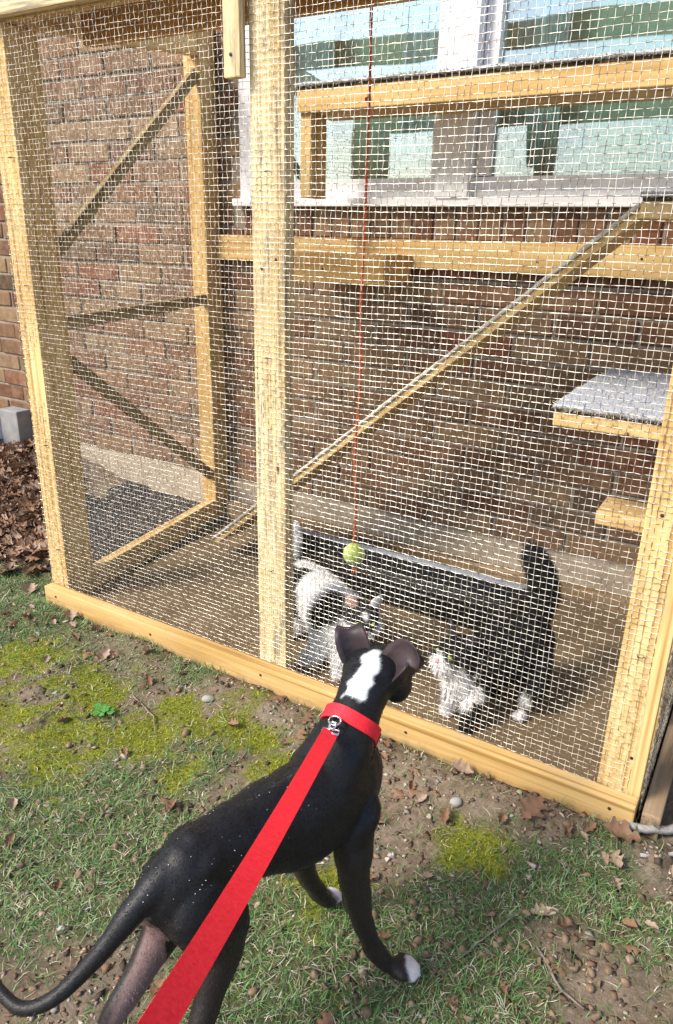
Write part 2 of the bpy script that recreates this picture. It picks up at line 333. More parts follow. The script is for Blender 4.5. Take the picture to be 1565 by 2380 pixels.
wall = mesh_obj('wall', wall_v, wall_f, MAT['mortar'], house)
wall['_o'] = (0, 0, 0)
CH, BL, BH = .0790, .245, .069
protos = [brick_mesh(i, BL, BH, .05) for i in range(6)]; halfs = [brick_mesh(20+i, .118, BH, .05) for i in range(3)]; rows = [brick_mesh(30+i, BH, .098, .05) for i in range(4)]
spots = []
for r in range(40):
    z = .17+CH*(r+.5)
    if z > 2.6: break
    x = -3.2+(r % 2)*.1275+random.uniform(-.004, .004)
    while x < 4.0:
        c = x+BL/2
        if z < SILL-.1-.02: spots.append((c, z, 0))
        elif c+BL/2 < WIN_L-.002: spots.append((c, z, 0))
        elif c-BL/2 < WIN_L-.12 and c+BL/2 >= WIN_L: spots.append((WIN_L-.004-.059-((r % 2)*0), z, 1))
        x += BL+.0105
for i in range(36): spots.append((WIN_L+.04+i*CH, SILL-.053, 2))
fy = (WY+.0215)
def in_view(s):
    c, z, k = s; w_ = camo.matrix_world.inverted() @ Vector((c, WY, z)); 
    if w_.z > -.1: return 9e9
    u, v_ = w_.x/-w_.z*1708.6, w_.y/-w_.z*1708.6
    d = max(0, abs(u)-800)+max(0, abs(v_)-1200); return d*10+w_.length
spots.sort(key=in_view)
rest_v, rest_f = [], []
for i, (c, z, k) in enumerate(spots):
    y = fy+random.uniform(-.003, .003); me = random.choice((protos, halfs, rows)[k])
    if i < 300:
        o = bpy.data.objects.new('brick', me); o.location = (c, y, z); o.rotation_euler = (random.uniform(-.006,.006), random.uniform(-.004,.004), random.uniform(-.012,.012))
        C.objects.link(o); o.parent = wall; o.matrix_parent_inverse = Matrix.Identity(4)
        o.matrix_parent_inverse = Matrix.Identity(4)
    else:
        kk = len(rest_v); rest_v.extend([(v.co.x+c, v.co.y+y, v.co.z+z) for v in me.vertices]); rest_f.extend([tuple(q+kk for q in p.vertices) for p in me.polygons])
far = mesh_obj('brickwork', rest_v, rest_f, MAT['brick'], wall); far['kind'] = 'stuff'
fnd = box('foundation', (-4, WY-.012, -.3), (4.5, WY+.2, .166), 'concrete', house, .004)
# window: frame > casing, mullions, panes, sill
win = box('window_frame', (WIN_L+.002, WY-.022, SILL+.012), (WIN_L+.068, WY+.09, 2.5), 'white_paint', house)
win['label'] = 'white painted wood window frame'
win['_o'] = None
def wpart(name, lo, hi, mat='white_paint', bev=.003):
    o = box(name, lo, hi, mat, None, bev); o.parent = win; o.matrix_parent_inverse = win.matrix_basis.inverted(); return o
wpart('sill', (WIN_L-.02, WY-.045, SILL), (WIN_R, WY+.1, SILL+.026))
wpart('bottom_rail', (WIN_L+.070, WY-.002, SILL+.030), (WIN_R, WY+.05, SILL+.088))
wpart('bottom_bead', (WIN_L+.070, WY-.016, SILL+.0275), (WIN_R, WY-.004, SILL+.046))
for x in (.846, 1.83):
    wpart('mullion', (x, WY-.055, SILL+.027), (x+.112, WY+.05, 2.5))
    wpart('stile', (x+.114, WY-.008, SILL+.0895), (x+.160, WY+.045, 2.5)); wpart('stile', (x-.040, WY-.004, SILL+.0895), (x-.002, WY+.045, 2.5))
wpart('stile', (WIN_L+.070, WY-.004, SILL+.0895), (WIN_L+.110, WY+.045, 2.5)); wpart('top_rail', (WIN_L+.1, WY, 2.502), (WIN_R, WY+.05, 2.548))
for x0, x1 in ((WIN_L+.1, .82), (.99, 1.80), (1.97, WIN_R)): wpart('pane', (x0, WY+.018, SILL+.07), (x1, WY+.024, 2.51), 'glass', 0)
# the room behind the glass
rv = [(-.6,1.24,.6),(3.6,1.24,.6),(3.6,1.75,.6),(-.6,1.75,.6),(-.6,1.24,2.9),(3.6,1.24,2.9),(3.6,1.75,2.9),(-.6,1.75,2.9)]
room = mesh_obj('room', rv, [(0,1,2,3),(7,6,5,4),(1,2,6,5),(2,3,7,6),(3,0,4,7)], MAT['room_paint']); tag(room, kind='structure')
def curtain(x0, x1, y, z0, z1, amp, lab):
    V = []; n = 46
    for j in range(5):
        for i in range(n+1):
            x = x0+(x1-x0)*i/n; V.append((x, y+amp*math.sin(i*.9+.3*j)+amp*.5*math.sin(i*2.3), z0+(z1-z0)*j/4))
    F = [(j*(n+1)+i, j*(n+1)+i+1, (j+1)*(n+1)+i+1, (j+1)*(n+1)+i) for j in range(4) for i in range(n)]
    o = mesh_obj('curtain', V, F, MAT['curtain'], None, True); md = o.modifiers.new('thick', 'SOLIDIFY'); md.thickness = .003
    return tag(o, lab, 'curtain', 'curtains behind the window')
simple('sheer', (.34,.44,.36), (.50,.58,.49), 2, .9, .1, .2, .01, stretch=(6,1,.6))  # cloth added to brighten the panes in place of bright reflections
curtain(.10, 2.72, 1.165, SILL+.02, 2.53, .006, 'wide sage green sheer added behind all the window panes to brighten them').data.materials[0] = MAT['sheer']
curtain(.12, .36, 1.10, SILL+.02, 2.53, .012, 'pale blue curtain hanging behind the window pane beside the short wood bracket')
curtain(.62, .82, 1.10, SILL+.02, 2.53, .014, 'pale blue curtain hanging just beside the wide white mullion, over the red rope')
curtain(1.00, 1.17, 1.10, SILL+.02, 2.53, .012, 'pale blue curtain hanging on the far side of the wide white mullion from the rope')

# ------------------------------------------------------------------ cat enclosure
cat = thing('cat_enclosure', 'outdoor cat enclosure of yellow pine boards covered with square wire mesh', 'enclosure', (0, 0, 0))
cat['_o'] = None
W = 1.83; TOP = 1.66
# front frame
fr_rail = box('bottom_rail', (-.024, -.040, -.045), (W, -.004, .075), 'pine_muddy', cat, .004)
box('post', (-.036, .003, .0), (.043, .110, TOP), 'pine', cat)
box('post', (.825, .003, .0), (.914, .041, TOP+.12), 'pine_pale', cat)
box('post', (W-.089, .003, .0), (W, .041, TOP+.12), 'pine', cat)
box('top_rail', (-.01, -.034, TOP+.002), (W, -.006, TOP+.091), 'pine_pale', cat)
box('top_plate', (-.008, .004, TOP+.003), (.823, .042, TOP+.09), 'pine', cat)
box('roof_board', (-.03, -.03, TOP+.094), (W+.03, .30, TOP+.112), 'pine_dusty', cat)
box('cleat', (.780, -.026, 1.478), (.823, -.004, TOP), 'pine_pale', cat)
# left side frame, slightly out of square
SX, SYB = -.095, .885
def side(t): return .020+(SX-.020)*t
box('post', (-.146, SYB, .0), (-.072, .975, 1.86), 'pine', cat)
beam('side_bottom_rail', (.020, .111, .045), (SX, SYB-.001, .045), .038, .088, 'pine', cat)
beam('side_top_rail', (.020, .045, TOP+.045), (SX, SYB-.001, 1.80), .038, .089, 'pine', cat)
beam('brace', (.018, .112, 1.105), (SX+.006, SYB-.002, 1.70), .019, .040, 'brace_shaded_wood', cat)
beam('brace', (.018, .112, .905), (SX+.006, SYB-.002, .925), .019, .040, 'brace_shaded_wood', cat)
beam('brace', (.018, .112, .800), (SX+.006, SYB-.002, .200), .019, .040, 'brace_shaded_wood', cat)
box('joist', (.042, .262, TOP-.002), (W, .300, TOP+.078), 'pine_orange', cat)
box('joist', (-.06, .60, TOP+.12), (W, .638, TOP+.205), 'pine_orange', cat)
# back frame on the house wall
box('ledger', (-.068, WY-.042, 1.075), (2.3, WY-.006, 1.166), 'pine', cat)
box('block', (.42, .74, 1.028), (.775, WY-.044, 1.119), 'pine_orange', cat)
box('back_bottom_rail', (-.068, WY-.052, .0), (W, WY-.014, .075), 'weathered', cat)
# right side frame
box('post', (W-.040, .30, .0), (W-.002, .338, TOP), 'pine', cat)
box('side_bottom_rail', (W-.036, .043, .0), (W-.002, .9, .085), 'pine', cat)
o = box('ground_board', (W+.012, -.02, -.02), (W+.050, .95, .055), 'weathered', cat); o['label'] = 'weathered brown board along the right side'
# floor
fl = box('floor_panel', (.042, .045, -.012), (W-.038, WY-.055, .020), 'floor_brown', cat, .002)
# wire mesh
PI_, WR = .0132, .00060
wire_panel('wire_mesh', (-.034, 0, .02), (1,0,0), (0,0,1), W+.008, TOP+.07, PI_, WR, 'wire', cat, 1, (0,1,0))
dv = Vector((SX-.020-.02, SYB-.0, 0)); ll = dv.length; dv.normalize()
wire_panel('wire_mesh', (-.038, .01, .03), dv, (0,0,1), ll, TOP+.05, PI_, WR, 'wire', cat, 2, (1,0,0), .009)
wire_panel('wire_mesh', (W+.003, .0, .02), (0,1,0), (0,0,1), .95, TOP, PI_, WR, 'wire', cat, 3, (1,0,0))
# staples on the front posts and rail
for (x, z) in ((.02,1.02),(.021,.55),(.87,.35),(.868,.9),(.872,1.3),(W-.05,.4),(W-.06,.9),(.018,.2),(.02,1.35)):
    v, f = tube([(x-.006, .003, z), (x-.005, -.0045, z), (x+.005, -.0045, z+.001), (x+.006, .003, z+.001)], .0011, 5)
    mesh_obj('staple', v, f, MAT['iron'], cat)

for (x, y, z) in ((.03,-.041,.05),(.45,-.041,.045),(.86,-.041,.05),(1.3,-.041,.045),(1.78,-.041,.05),(.85,.002,1.10),(.89,.002,1.12),(W-.03,.002,.16),(W-.06,.002,.7),(.80,-.027,1.52),(.80,-.027,1.62),(1.2,WY-.043,1.11),(1.5,WY-.043,1.13),(.55,.738,1.07),(.70,.738,1.08)):
    v, f = lathe([(.0005,-.003),(.0032,-.002),(.0038,.0006),(.0012,.0012)], 8); mesh_obj('screw', [(x+q[0], y-q[2], z+q[1]) for q in v], f, MAT['iron'], cat)
# carpeted shelves and ramp
def strands(n, gen, mat, name, parent, col=None):
    V = []; F = []
    for _ in range(n):
        p, d, L, w = gen(); s = d.cross(Vector((random.random()-.5, random.random()-.5, random.random()-.5))).normalized()*w
        k = len(V); V += [p-s, p+s, p+d*L*.6+s*.7, p+d*L*.6-s*.7, p+d*L+Vector((random.uniform(-1,1), random.uniform(-1,1), random.uniform(-1,1)))*L*.2]; F += [(k, k+1, k+2, k+3), (k+3, k+2, k+4)]
    me = bpy.data.meshes.new(name); me.from_pydata(V, [], F); me.update(); me.materials.append(MAT[mat])
    o = bpy.data.objects.new(name, me); C.objects.link(o); o.parent = parent; o.matrix_parent_inverse = parent.matrix_basis.inverted(); o['kind'] = 'stuff'; return o
def sub(o, parent): o.parent = parent; o.matrix_parent_inverse = parent.matrix_basis.inverted(); return o
def rough_slab(name, lo, hi, mat, parent, amp=.004, step=.02, fn=None):
    """carpet: a closed slab with an uneven top and ragged outline; fn maps local coords to world"""
    lo, hi = Vector(lo), Vector(hi); a = max(2, int((hi.x-lo.x)/step)); b_ = max(2, int((hi.y-lo.y)/step)); V = []; F = []
    for top in (1, 0):
        for j in range(b_+1):
            for i in range(a+1):
                e = (i in (0, a)) or (j in (0, b_)); x = lo.x+(hi.x-lo.x)*i/a; y = lo.y+(hi.y-lo.y)*j/b_
                V.append(Vector((x+(random.uniform(-1,1)*amp if e else 0), y+(random.uniform(-1,1)*amp if e else 0), (hi.z+random.uniform(-1,1)*amp*.5) if top else lo.z)))
    n = (a+1)*(b_+1)
    for j in range(b_):
        for i in range(a):
            q = (j*(a+1)+i, j*(a+1)+i+1, (j+1)*(a+1)+i+1, (j+1)*(a+1)+i); F.append(q); F.append(tuple(k+n for k in q[::-1]))
    ring = [i for i in range(a+1)]+[j*(a+1)+a for j in range(1, b_+1)]+[b_*(a+1)+i for i in range(a-1, -1, -1)]+[j*(a+1) for j in range(b_-1, 0, -1)]
    for k in range(len(ring)): p, q = ring[k], ring[(k+1) % len(ring)]; F.append((p, p+n, q+n, q))
    if fn: V = [fn(v) for v in V]
    o = mesh_obj(name, V, F, MAT[mat], None, True); return sub(o, parent) if parent else o
def shelf(lo, hi, fringe, lab, mat='pine'):
    lo, hi = Vector(lo), Vector(hi); bd = box('shelf', lo, (hi.x, hi.y, hi.z), mat, cat); bd['label'] = lab
    sub(box('backing', (lo.x+.002, lo.y+.001, hi.z+.0005), (hi.x-.002, hi.y-.001, hi.z+.009), 'carpet_back', None, .001), bd)
    cp = rough_slab('carpet', (lo.x-.004, lo.y-.006, hi.z+.0095), (hi.x+.002, hi.y-.002, hi.z+.019), 'carpet', bd)
    def gen():
        if random.random() < .85: p = Vector((random.uniform(lo.x, hi.x), lo.y-.003, hi.z+random.uniform(.006, .020))); d = Vector((random.uniform(-.5,.5), -1, random.uniform(-.5,.5))).normalized()
        else: p = Vector((lo.x-.001, random.uniform(lo.y, hi.y), hi.z+random.uniform(.006, .020))); d = Vector((-1, random.uniform(-.5,.5), random.uniform(-.5,.5))).normalized()
        return p, d, random.uniform(.006, .013), .0011
    strands(fringe, gen, 'carpet_fringe', 'fringe', bd)
    def gen2(): return Vector((random.uniform(lo.x, hi.x), random.uniform(lo.y, hi.y), hi.z+.017)), Vector((random.uniform(-.4,.4), random.uniform(-.4,.4), 1)).normalized(), random.uniform(.004, .008), .0011
    strands(int((hi.x-lo.x)*(hi.y-lo.y)*22000), gen2, 'carpet', 'pile', bd); return bd
shelf((.458, .72, 1.528), (2.2, WY-.05, 1.588), 1500, 'long carpeted perch board in front of the window')
shelf((1.470, .30, .768), (W-.045, WY-.055, .800), 700, 'carpeted shelf at mid height')
o = box('shelf', (1.575, .43, .500), (W-.045, .56, .536), 'pine', cat); o['label'] = 'bare wood lower step'
shelf((1.555, .50, 1.225), (W-.045, WY-.045, 1.262), 400, 'carpeted landing at the top of the ramp')
box('bracket', (.462, .735, 1.285), (.500, .83, 1.527), 'pine', cat)
# ramp
ra = Vector((.20, 0, .075)); rbp = Vector((1.553, 0, 1.245)); rdir = (rbp-ra).normalized(); rn = Vector((-rdir.z, 0, rdir.x))
rp = beam('ramp', ra+Vector((0, .655, 0)), rbp+Vector((0, .655, 0)), .19, .019, 'pine', cat, up=rn); rp['label'] = 'sloping ramp plank with carpet strip on top'
RL = (rbp-ra).length
rough_slab('carpet', (0, .555, .0105), (RL, .752, .020), 'carpet_fringe', rp, .003, .02, lambda v: ra+rdir*v.x+rn*v.z+Vector((0, v.y, 0)))
def gen(): return ra+rdir*random.uniform(0, RL)+rn*random.uniform(.008, .02)+Vector((0, .558, 0)), Vector((random.uniform(-.4,.4), -1, random.uniform(-.3,.5))).normalized(), random.uniform(.004, .009), .001
strands(1300, gen, 'carpet_fringe', 'fringe', rp)

# hanging ball toy
TB = Vector((.949, .30, .307))
toy = thing('hanging_ball_toy', 'green felt ball hanging on a long red rope inside the enclosure', 'cat toy', TB)
pts = [Vector((TB.x+.004*math.sin(i*.55)*(1-i/40)-.004*(1-i/40), TB.y+.003*math.cos(i*.4), TB.z+.028+(TOP+.02-TB.z-.028)*i/40)) for i in range(41)]
V, F = [], []
for s in range(3):                                     # three twisted strands
    pp = []
    for i in range(40*14+1):
        k = i/14; a = int(min(k, 39)); p = pts[a].lerp(pts[a+1], k-a); an = i*.55+s*2.094; pp.append(p+Vector((math.cos(an), math.sin(an), 0))*.0021)
    v, f = tube(pp, .0021, 4); kk = len(V); V += v; F += [tuple(q+kk for q in g) for g in f]
mesh_obj('rope', V, F, MAT['rope_red'], toy, True)
bm = bmesh.new(); bmesh.ops.create_icosphere(bm, subdivisions=4, radius=.0325)
for v in bm.verts: v.co = v.co*(1+.02*noise.noise(v.co*300))+TB
me = bpy.data.meshes.new('ball'); bm.to_mesh(me); bm.free(); me.materials.append(MAT['ball_felt']); me.polygons.foreach_set('use_smooth', [True]*len(me.polygons))
ball = link(bpy.data.objects.new('ball', me), toy)
sp_ = []
for i in range(61):
    a = i/60*2*math.pi; b_ = .44; p = Vector((math.cos(a)+b_*math.cos(3*a)*.5, math.sin(a)-b_*math.sin(3*a)*.5, 1.1*math.sin(2*a)*.62)); sp_.append(p.normalized()*.0325+TB)
v, f = tube(sp_[:-1], .0011, 5, True); mesh_obj('seam', v, f, MAT['ball_seam'], toy, True)
for k in range(3):
    v, f = tube([TB+Vector((0, 0, -.030)), TB+Vector((.004*k-.004, .003, -.045)), TB+Vector((.007*k-.006, 0, -.062))], [.003, .0022, .0012], 5); mesh_obj('rope_end', v, f, MAT['rope_red'], toy)
bm = bmesh.new(); bmesh.ops.create_icosphere(bm, subdivisions=2, radius=.0085)
for v in bm.verts: v.co = Vector((v.co.x, v.co.y, v.co.z*.8))*(1+.15*noise.noise(v.co*200))+Vector((.945, .303, 1.475))
me = bpy.data.meshes.new('knot'); bm.to_mesh(me); bm.free(); me.materials.append(MAT['rope_red']); link(bpy.data.objects.new('knot', me), toy)

# black tray
def tray():
    x0, x1, y0, y1, z0, z1 = .38, 1.345, .56, .815, .0215, .095; w = .012
    bm = bmesh.new(); cxm, cym = (x0+x1)/2, (y0+y1)/2
    def ring(ins, z, s=1.): return [bm.verts.new((cxm+sx*((x1-x0)/2*s-ins), cym+sy*((y1-y0)/2*s-ins), z)) for sx, sy in ((-1,-1),(1,-1),(1,1),(-1,1))]
    rs = [ring(0, z0, .965), ring(0, z1), ring(.030, z1), ring(.042, z0+.007)]
    for a, b_ in zip(rs[:-1], rs[1:]):
        for k in range(4): bm.faces.new((a[k], a[(k+1) % 4], b_[(k+1) % 4], b_[k]))
    bm.faces.new(rs[0][::-1]); bm.faces.new(rs[3]); bmesh.ops.recalc_face_normals(bm, faces=bm.faces[:])
    bmesh.ops.bevel(bm, geom=[e for e in bm.edges], offset=.003, segments=1, affect='EDGES')
    me = bpy.data.meshes.new('black_tray'); bm.to_mesh(me); bm.free(); me.materials.append(MAT['black_plastic']); me.materials.append(MAT['tray_rim_sheen'])
    for q in me.polygons: q.material_index = 1 if (q.center.z > z1-.0035 and q.normal.z > .3 and q.center.y > y1-.05) else 0  # only the far rim is lighter: sky sheen put into its colour
    o = bpy.data.objects.new('black_tray', me); C.objects.link(o); return tag(o, 'long shallow black plastic tray on the enclosure floor by the house wall', 'tray')
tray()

# black landscape cloth outside the left panel
n1, n2 = 40, 30; V = []
for j in range(n2+1):
    for i in range(n1+1):
        y = .13+(.955-.13)*j/n2; x0_ = -.24-.70*(j/n2); x1_ = -.062-.10*(j/n2); x = x0_+(x1_-x0_)*i/n1
        V.append((x, y, float(gh(np.array([x]), np.array([y]))[0])*.5+.022+.012*noise.noise(Vector((x*6, y*7, 0)))+.006*noise.noise(Vector((x*19, y*17, 3)))))
F = [(j*(n1+1)+i, j*(n1+1)+i+1, (j+1)*(n1+1)+i+1, (j+1)*(n1+1)+i) for j in range(n2) for i in range(n1)]
o = mesh_obj('landscape_fabric', V, F, MAT['black_fabric'], None, True); md = o.modifiers.new('thick', 'SOLIDIFY'); md.thickness = .003
tag(o, 'crinkled black ground cloth lying between the enclosure side and the brick wall', 'ground cloth')

# window well cover at the wall foot
ww = thing('window_well_cover', 'clear plastic window well cover at the foot of the brick wall', 'well cover', (-1.9, .9, .1))
box('kerb', (-1.50, WY-.10, -.05), (-1.36, WY-.014, .30), 'concrete_grey', ww, .008)
bm = bmesh.new(); bmesh.ops.create_cube(bm, size=1)
for v in bm.verts: v.co = Vector((-1.86+v.co.x*(.66 if v.co.z < 0 else .58), WY-.16+v.co.y*(.28 if v.co.z < 0 else .2), .20+v.co.z*.2))
bmesh.ops.bevel(bm, geom=bm.edges[:], offset=.03, segments=3, affect='EDGES')
me = bpy.data.meshes.new('dome'); bm.to_mesh(me); bm.free(); me.materials.append(MAT['clear_plastic']); link(bpy.data.objects.new('dome', me), ww)

# ------------------------------------------------------------------ animals
_bm = bmesh.new(); bmesh.ops.create_icosphere(_bm, subdivisions=3, radius=1); _bm.verts.ensure_lookup_table()
SPH_V = np.array([v.co[:] for v in _bm.verts]); SPH_F = np.array([[v.index for v in f.verts] for f in _bm.faces]); _bm.free()
class Flesh:
    """collects overlapping ellipsoids along curves; build() fuses them into one continuous skin"""
    def __init__(s): s.V = []; s.F = []; s.n = 0
    def ell(s, c, r, rot=None):
        v = SPH_V*np.array(r)
        if rot is not None: v = v @ np.array(rot.to_3x3()).T
        s.V.append(v+np.array(c)); s.F.append(SPH_F+s.n); s.n += len(SPH_V)
    def chain(s, nodes, step=.006):
        """nodes: (point, rx across, rz height[, along]) joined by a Catmull-Rom curve"""
        P = [np.array(n_[0], float) for n_ in nodes]; A = [np.array((n_[1], n_[2] if len(n_) > 2 else n_[1]), float) for n_ in nodes]
        for i in range(len(P)-1):
            p0, p1, p2, p3 = P[max(i-1,0)], P[i], P[i+1], P[min(i+2, len(P)-1)]; a0, a1 = A[i], A[i+1]
            n_ = max(2, int(np.linalg.norm(p2-p1)/step))
            for k in range(n_+(i == len(P)-2)):
                t = k/n_; p = .5*((2*p1)+(-p0+p2)*t+(2*p0-5*p1+4*p2-p3)*t*t+(-p0+3*p1-3*p2+p3)*t**3)
                d = .5*((-p0+p2)+2*(2*p0-5*p1+4*p2-p3)*t+3*(-p0+3*p1-3*p2+p3)*t*t); tt = t*t*(3-2*t); a = a0*(1-tt)+a1*tt
                d = Vector(d).normalized(); side_ = d.cross(Vector((0,0,1)))
                if side_.length < .25: side_ = Vector((1, 0, 0)) - d*d.x
                side_.normalize(); up = side_.cross(d)
                s.ell(p, (a[0], min(a), a[1]), Matrix((side_, d, up)).transposed())
    def build(s, name, voxel, smooth, mat, parent, extra=None):
        me = bpy.data.meshes.new(name); me.from_pydata(np.concatenate(s.V).tolist(), [], np.concatenate(s.F).tolist()); me.update()
        o = bpy.data.objects.new(name, me); C.objects.link(o)
        md = o.modifiers.new('r', 'REMESH'); md.mode = 'VOXEL'; md.voxel_size = voxel; md.use_smooth_shade = True
        ms_ = o.modifiers.new('s', 'SMOOTH'); ms_.iterations = smooth; ms_.factor = .5
        dg = bpy.context.evaluated_depsgraph_get(); m2 = bpy.data.meshes.new_from_object(o.evaluated_get(dg)); bpy.data.objects.remove(o); bpy.data.meshes.remove(me)
        V = np.empty(len(m2.vertices)*3, np.float32); m2.vertices.foreach_get('co', V); V = V.reshape(-1, 3)
        m2.calc_loop_triangles(); T = np.empty(len(m2.loop_triangles)*3, np.int32); m2.loop_triangles.foreach_get('vertices', T); T = T.reshape(-1, 3)
        bpy.data.meshes.remove(m2)
        tagv = np.zeros(len(V), int)
        if extra:
            for ev, ef, tg in extra:
                T = np.concatenate([T, np.array(ef)+len(V)]); V = np.concatenate([V, np.array([tuple(v) for v in ev], np.float32)]); tagv = np.concatenate([tagv, np.full(len(ev), tg)])
        ob = np_mesh(name, V, T, MAT[mat], parent, smooth=True)
        return ob, V, T, tagv
def ear(base, axis, wide, normal, L, Wd, fold_at=2., fold=0, cup=.35, th=.003, n=9, m_=6, taper=1.3, fax=None):
    """cupped leaf-shaped ear flap with thickness; fold bends the tip over around 'wide'-ish axis"""
    base, axis, wide, normal = Vector(base), Vector(axis).normalized(), Vector(wide).normalized(), Vector(normal).normalized(); P = []; Q = []
    pos = base.copy(); d = axis.copy(); nn = normal.copy()
    for i in range(n+1):
        u = i/n
        if i:
            if u > fold_at:
                rot = Matrix.Rotation(fold/((1-fold_at)*n), 3, wide if fax is None else Vector(fax).normalized()); d = rot @ d; nn = rot @ nn; wide = rot @ wide
            pos = pos+d*(L/n)
        w = Wd*(.78+.5*u)*(1-u**2.2)**.75*taper/1.3+.0015
        for j in range(m_+1):
            s = j/m_*2-1; p = pos+wide*(s*w)+nn*(cup*w*(s*s))*(1-.6*u); P.append(p); Q.append(p-nn*th)
    k = m_+1; N_ = len(P); F = []
    def tri(a, b, c, d_): F.append((a, b, c)); F.append((a, c, d_))
    for i in range(n):
        for j in range(m_): a, b, c, e = i*k+j, i*k+j+1, (i+1)*k+j+1, (i+1)*k+j; tri(a, b, c, e); tri(e+N_, c+N_, b+N_, a+N_)
    for i in range(n): tri(i*k, (i+1)*k, (i+1)*k+N_, i*k+N_); tri((i+1)*k+m_, i*k+m_, i*k+m_+N_, (i+1)*k+m_+N_)
    for j in range(m_): tri(n*k+j, n*k+j+1, n*k+j+1+N_, n*k+j+N_)
    return P+Q, F
def fur(name, V, T, n, colf, lenf, flowf, lift, width, mat, parent, seed, bend=.3):
    """n single-triangle-pair hairs grown from the skin, combed along flowf"""
    rg = np.random.RandomState(seed); a, b, c = V[T[:,0]], V[T[:,1]], V[T[:,2]]; cr = np.cross(b-a, c-a); ar = np.linalg.norm(cr, axis=1); nr = cr/np.maximum(ar, 1e-12)[:,None]
    t = rg.choice(len(T), n, p=ar/ar.sum()); u, w = rg.rand(n), rg.rand(n); fl = u+w > 1; u[fl], w[fl] = 1-u[fl], 1-w[fl]
    P = a[t]+(b[t]-a[t])*u[:,None]+(c[t]-a[t])*w[:,None]; Nn = nr[t]
    L = lenf(P)*rg.uniform(.6, 1.25, n); D = flowf(P, Nn); D = D-Nn*(D*Nn).sum(1)[:,None]; D /= np.maximum(np.linalg.norm(D, axis=1), 1e-6)[:,None]
    D = D+Nn*lift+rg.normal(0, .22, (n, 3)); D /= np.linalg.norm(D, axis=1)[:,None]
    S = np.cross(D, Nn+rg.normal(0, .3, (n, 3))); S /= np.maximum(np.linalg.norm(S, axis=1), 1e-6)[:,None]; S *= width
    down = np.array([0, 0, -1.])*bend
    M = P+D*(L*.55)[:,None]; E = P+D*L[:,None]+down*(L*.35)[:,None]+rg.normal(0, 1, (n, 3))*(L*.08)[:,None]
    P0 = P-Nn*.001
    VV = np.stack([P0-S, P0+S, M+S*.75, M-S*.75, E], 1).reshape(-1, 3); k = np.arange(n)[:,None]*5
    FF = np.concatenate([k+[0,1,2], k+[0,2,3], k+[3,2,4]])
    col = colf(P, rg)*rg.uniform(.75, 1.2, n)[:,None]
    o = np_mesh(name, VV, FF, MAT[mat], parent, col=np.repeat(col, 5, 0)); o['kind'] = 'stuff'; return o

# ---- dog
dog = thing('dog', 'slim black dog with white nape patch and red collar, facing the cats', 'dog', (1.43, -.75, 0))
B = Flesh()
B.chain([((1.373,-.912,.380),.034,.044),((1.380,-.878,.393),.047,.060),((1.388,-.838,.400),.045,.054),((1.398,-.792,.395),.047,.058),((1.410,-.740,.380),.056,.073),((1.424,-.690,.366),.063,.084),((1.434,-.640,.364),.064,.085),((1.440,-.588,.362),.058,.079),((1.442,-.548,.352),.043,.058)], .012)
for sg in (-1, 1): B.ell((1.432+sg*.030,-.628,.402), (.022,.048,.038)); B.ell((1.382+sg*.026,-.866,.420), (.018,.034,.024))
B.chain([((1.432,-.640,.402),.058,.050),((1.437,-.600,.428),.053,.047),((1.437,-.566,.450),.043,.042),((1.434,-.535,.470),.0395,.0395),((1.430,-.505,.489),.043,.041)])
B.ell((1.428,-.470,.498), (.055,.058,.043)); B.ell((1.428,-.438,.486), (.052,.045,.038)); B.ell((1.466,-.455,.470), (.020,.03,.024)); B.ell((1.390,-.455,.470), (.020,.03,.024))
B.chain([((1.429,-.43,.480),.038,.034),((1.433,-.385,.464),.027,.026),((1.437,-.345,.450),.020,.019),((1.438,-.328,.446),.017,.015)])
# front legs
def fleg(sg, sh, el, mid, wr, paw, out, ps=1.1):
    B.chain([((sh[0]-sg*.020, sh[1]-.01, sh[2]+.05),.024,.034),(sh,.034,.050),((sh[0]*.4+el[0]*.6, sh[1]*.4+el[1]*.6, sh[2]*.4+el[2]*.6),.032,.044),(el,.0245,.0290),((el[0]*.55+mid[0]*.45, el[1]*.55+mid[1]*.45, el[2]*.55+mid[2]*.45),.0215,.0250),(mid,.0178,.0190),((mid[0]*.3+wr[0]*.7, mid[1]*.3+wr[1]*.7, mid[2]*.3+wr[2]*.7),.0150,.0155),(wr,.0182,.0176),((wr[0]*.5+paw[0]*.5, wr[1]*.5+paw[1]*.5, .028),.0150,.0145)], .006); B.ell((el[0], el[1]-.022, el[2]+.012), (.011,.013,.016))
    o_ = Vector(out).normalized(); s_ = Vector((o_.y, -o_.x, 0))
    for k, (a, f_) in enumerate(((-.0125, .014), (-.0045, .020), (.0045, .020), (.0125, .014))):
        a *= ps; f_ *= ps; c = Vector(paw)+s_*a+o_*(f_-.008); B.ell(c-o_*.006+Vector((0,0,.003)), (.0072*ps,.0072*ps,.0085*ps)); B.ell(c+o_*.007, (.0064*ps,.0064*ps,.0066*ps)); B.ell(c+o_*.013-Vector((0,0,.003)), (.0050*ps,.0050*ps,.0050*ps))
    B.ell(paw, (.016*ps,.016*ps,.0125*ps))
fleg(1, (1.470,-.608,.33), (1.490,-.634,.240), (1.503,-.624,.140), (1.517,-.606,.066), (1.556,-.580,.0160), (.8,.45,0), 1.3)
fleg(-1, (1.400,-.592,.33), (1.366,-.612,.22), (1.368,-.580,.115), (1.372,-.552,.055), (1.379,-.527,.0145), (.3,1,0))
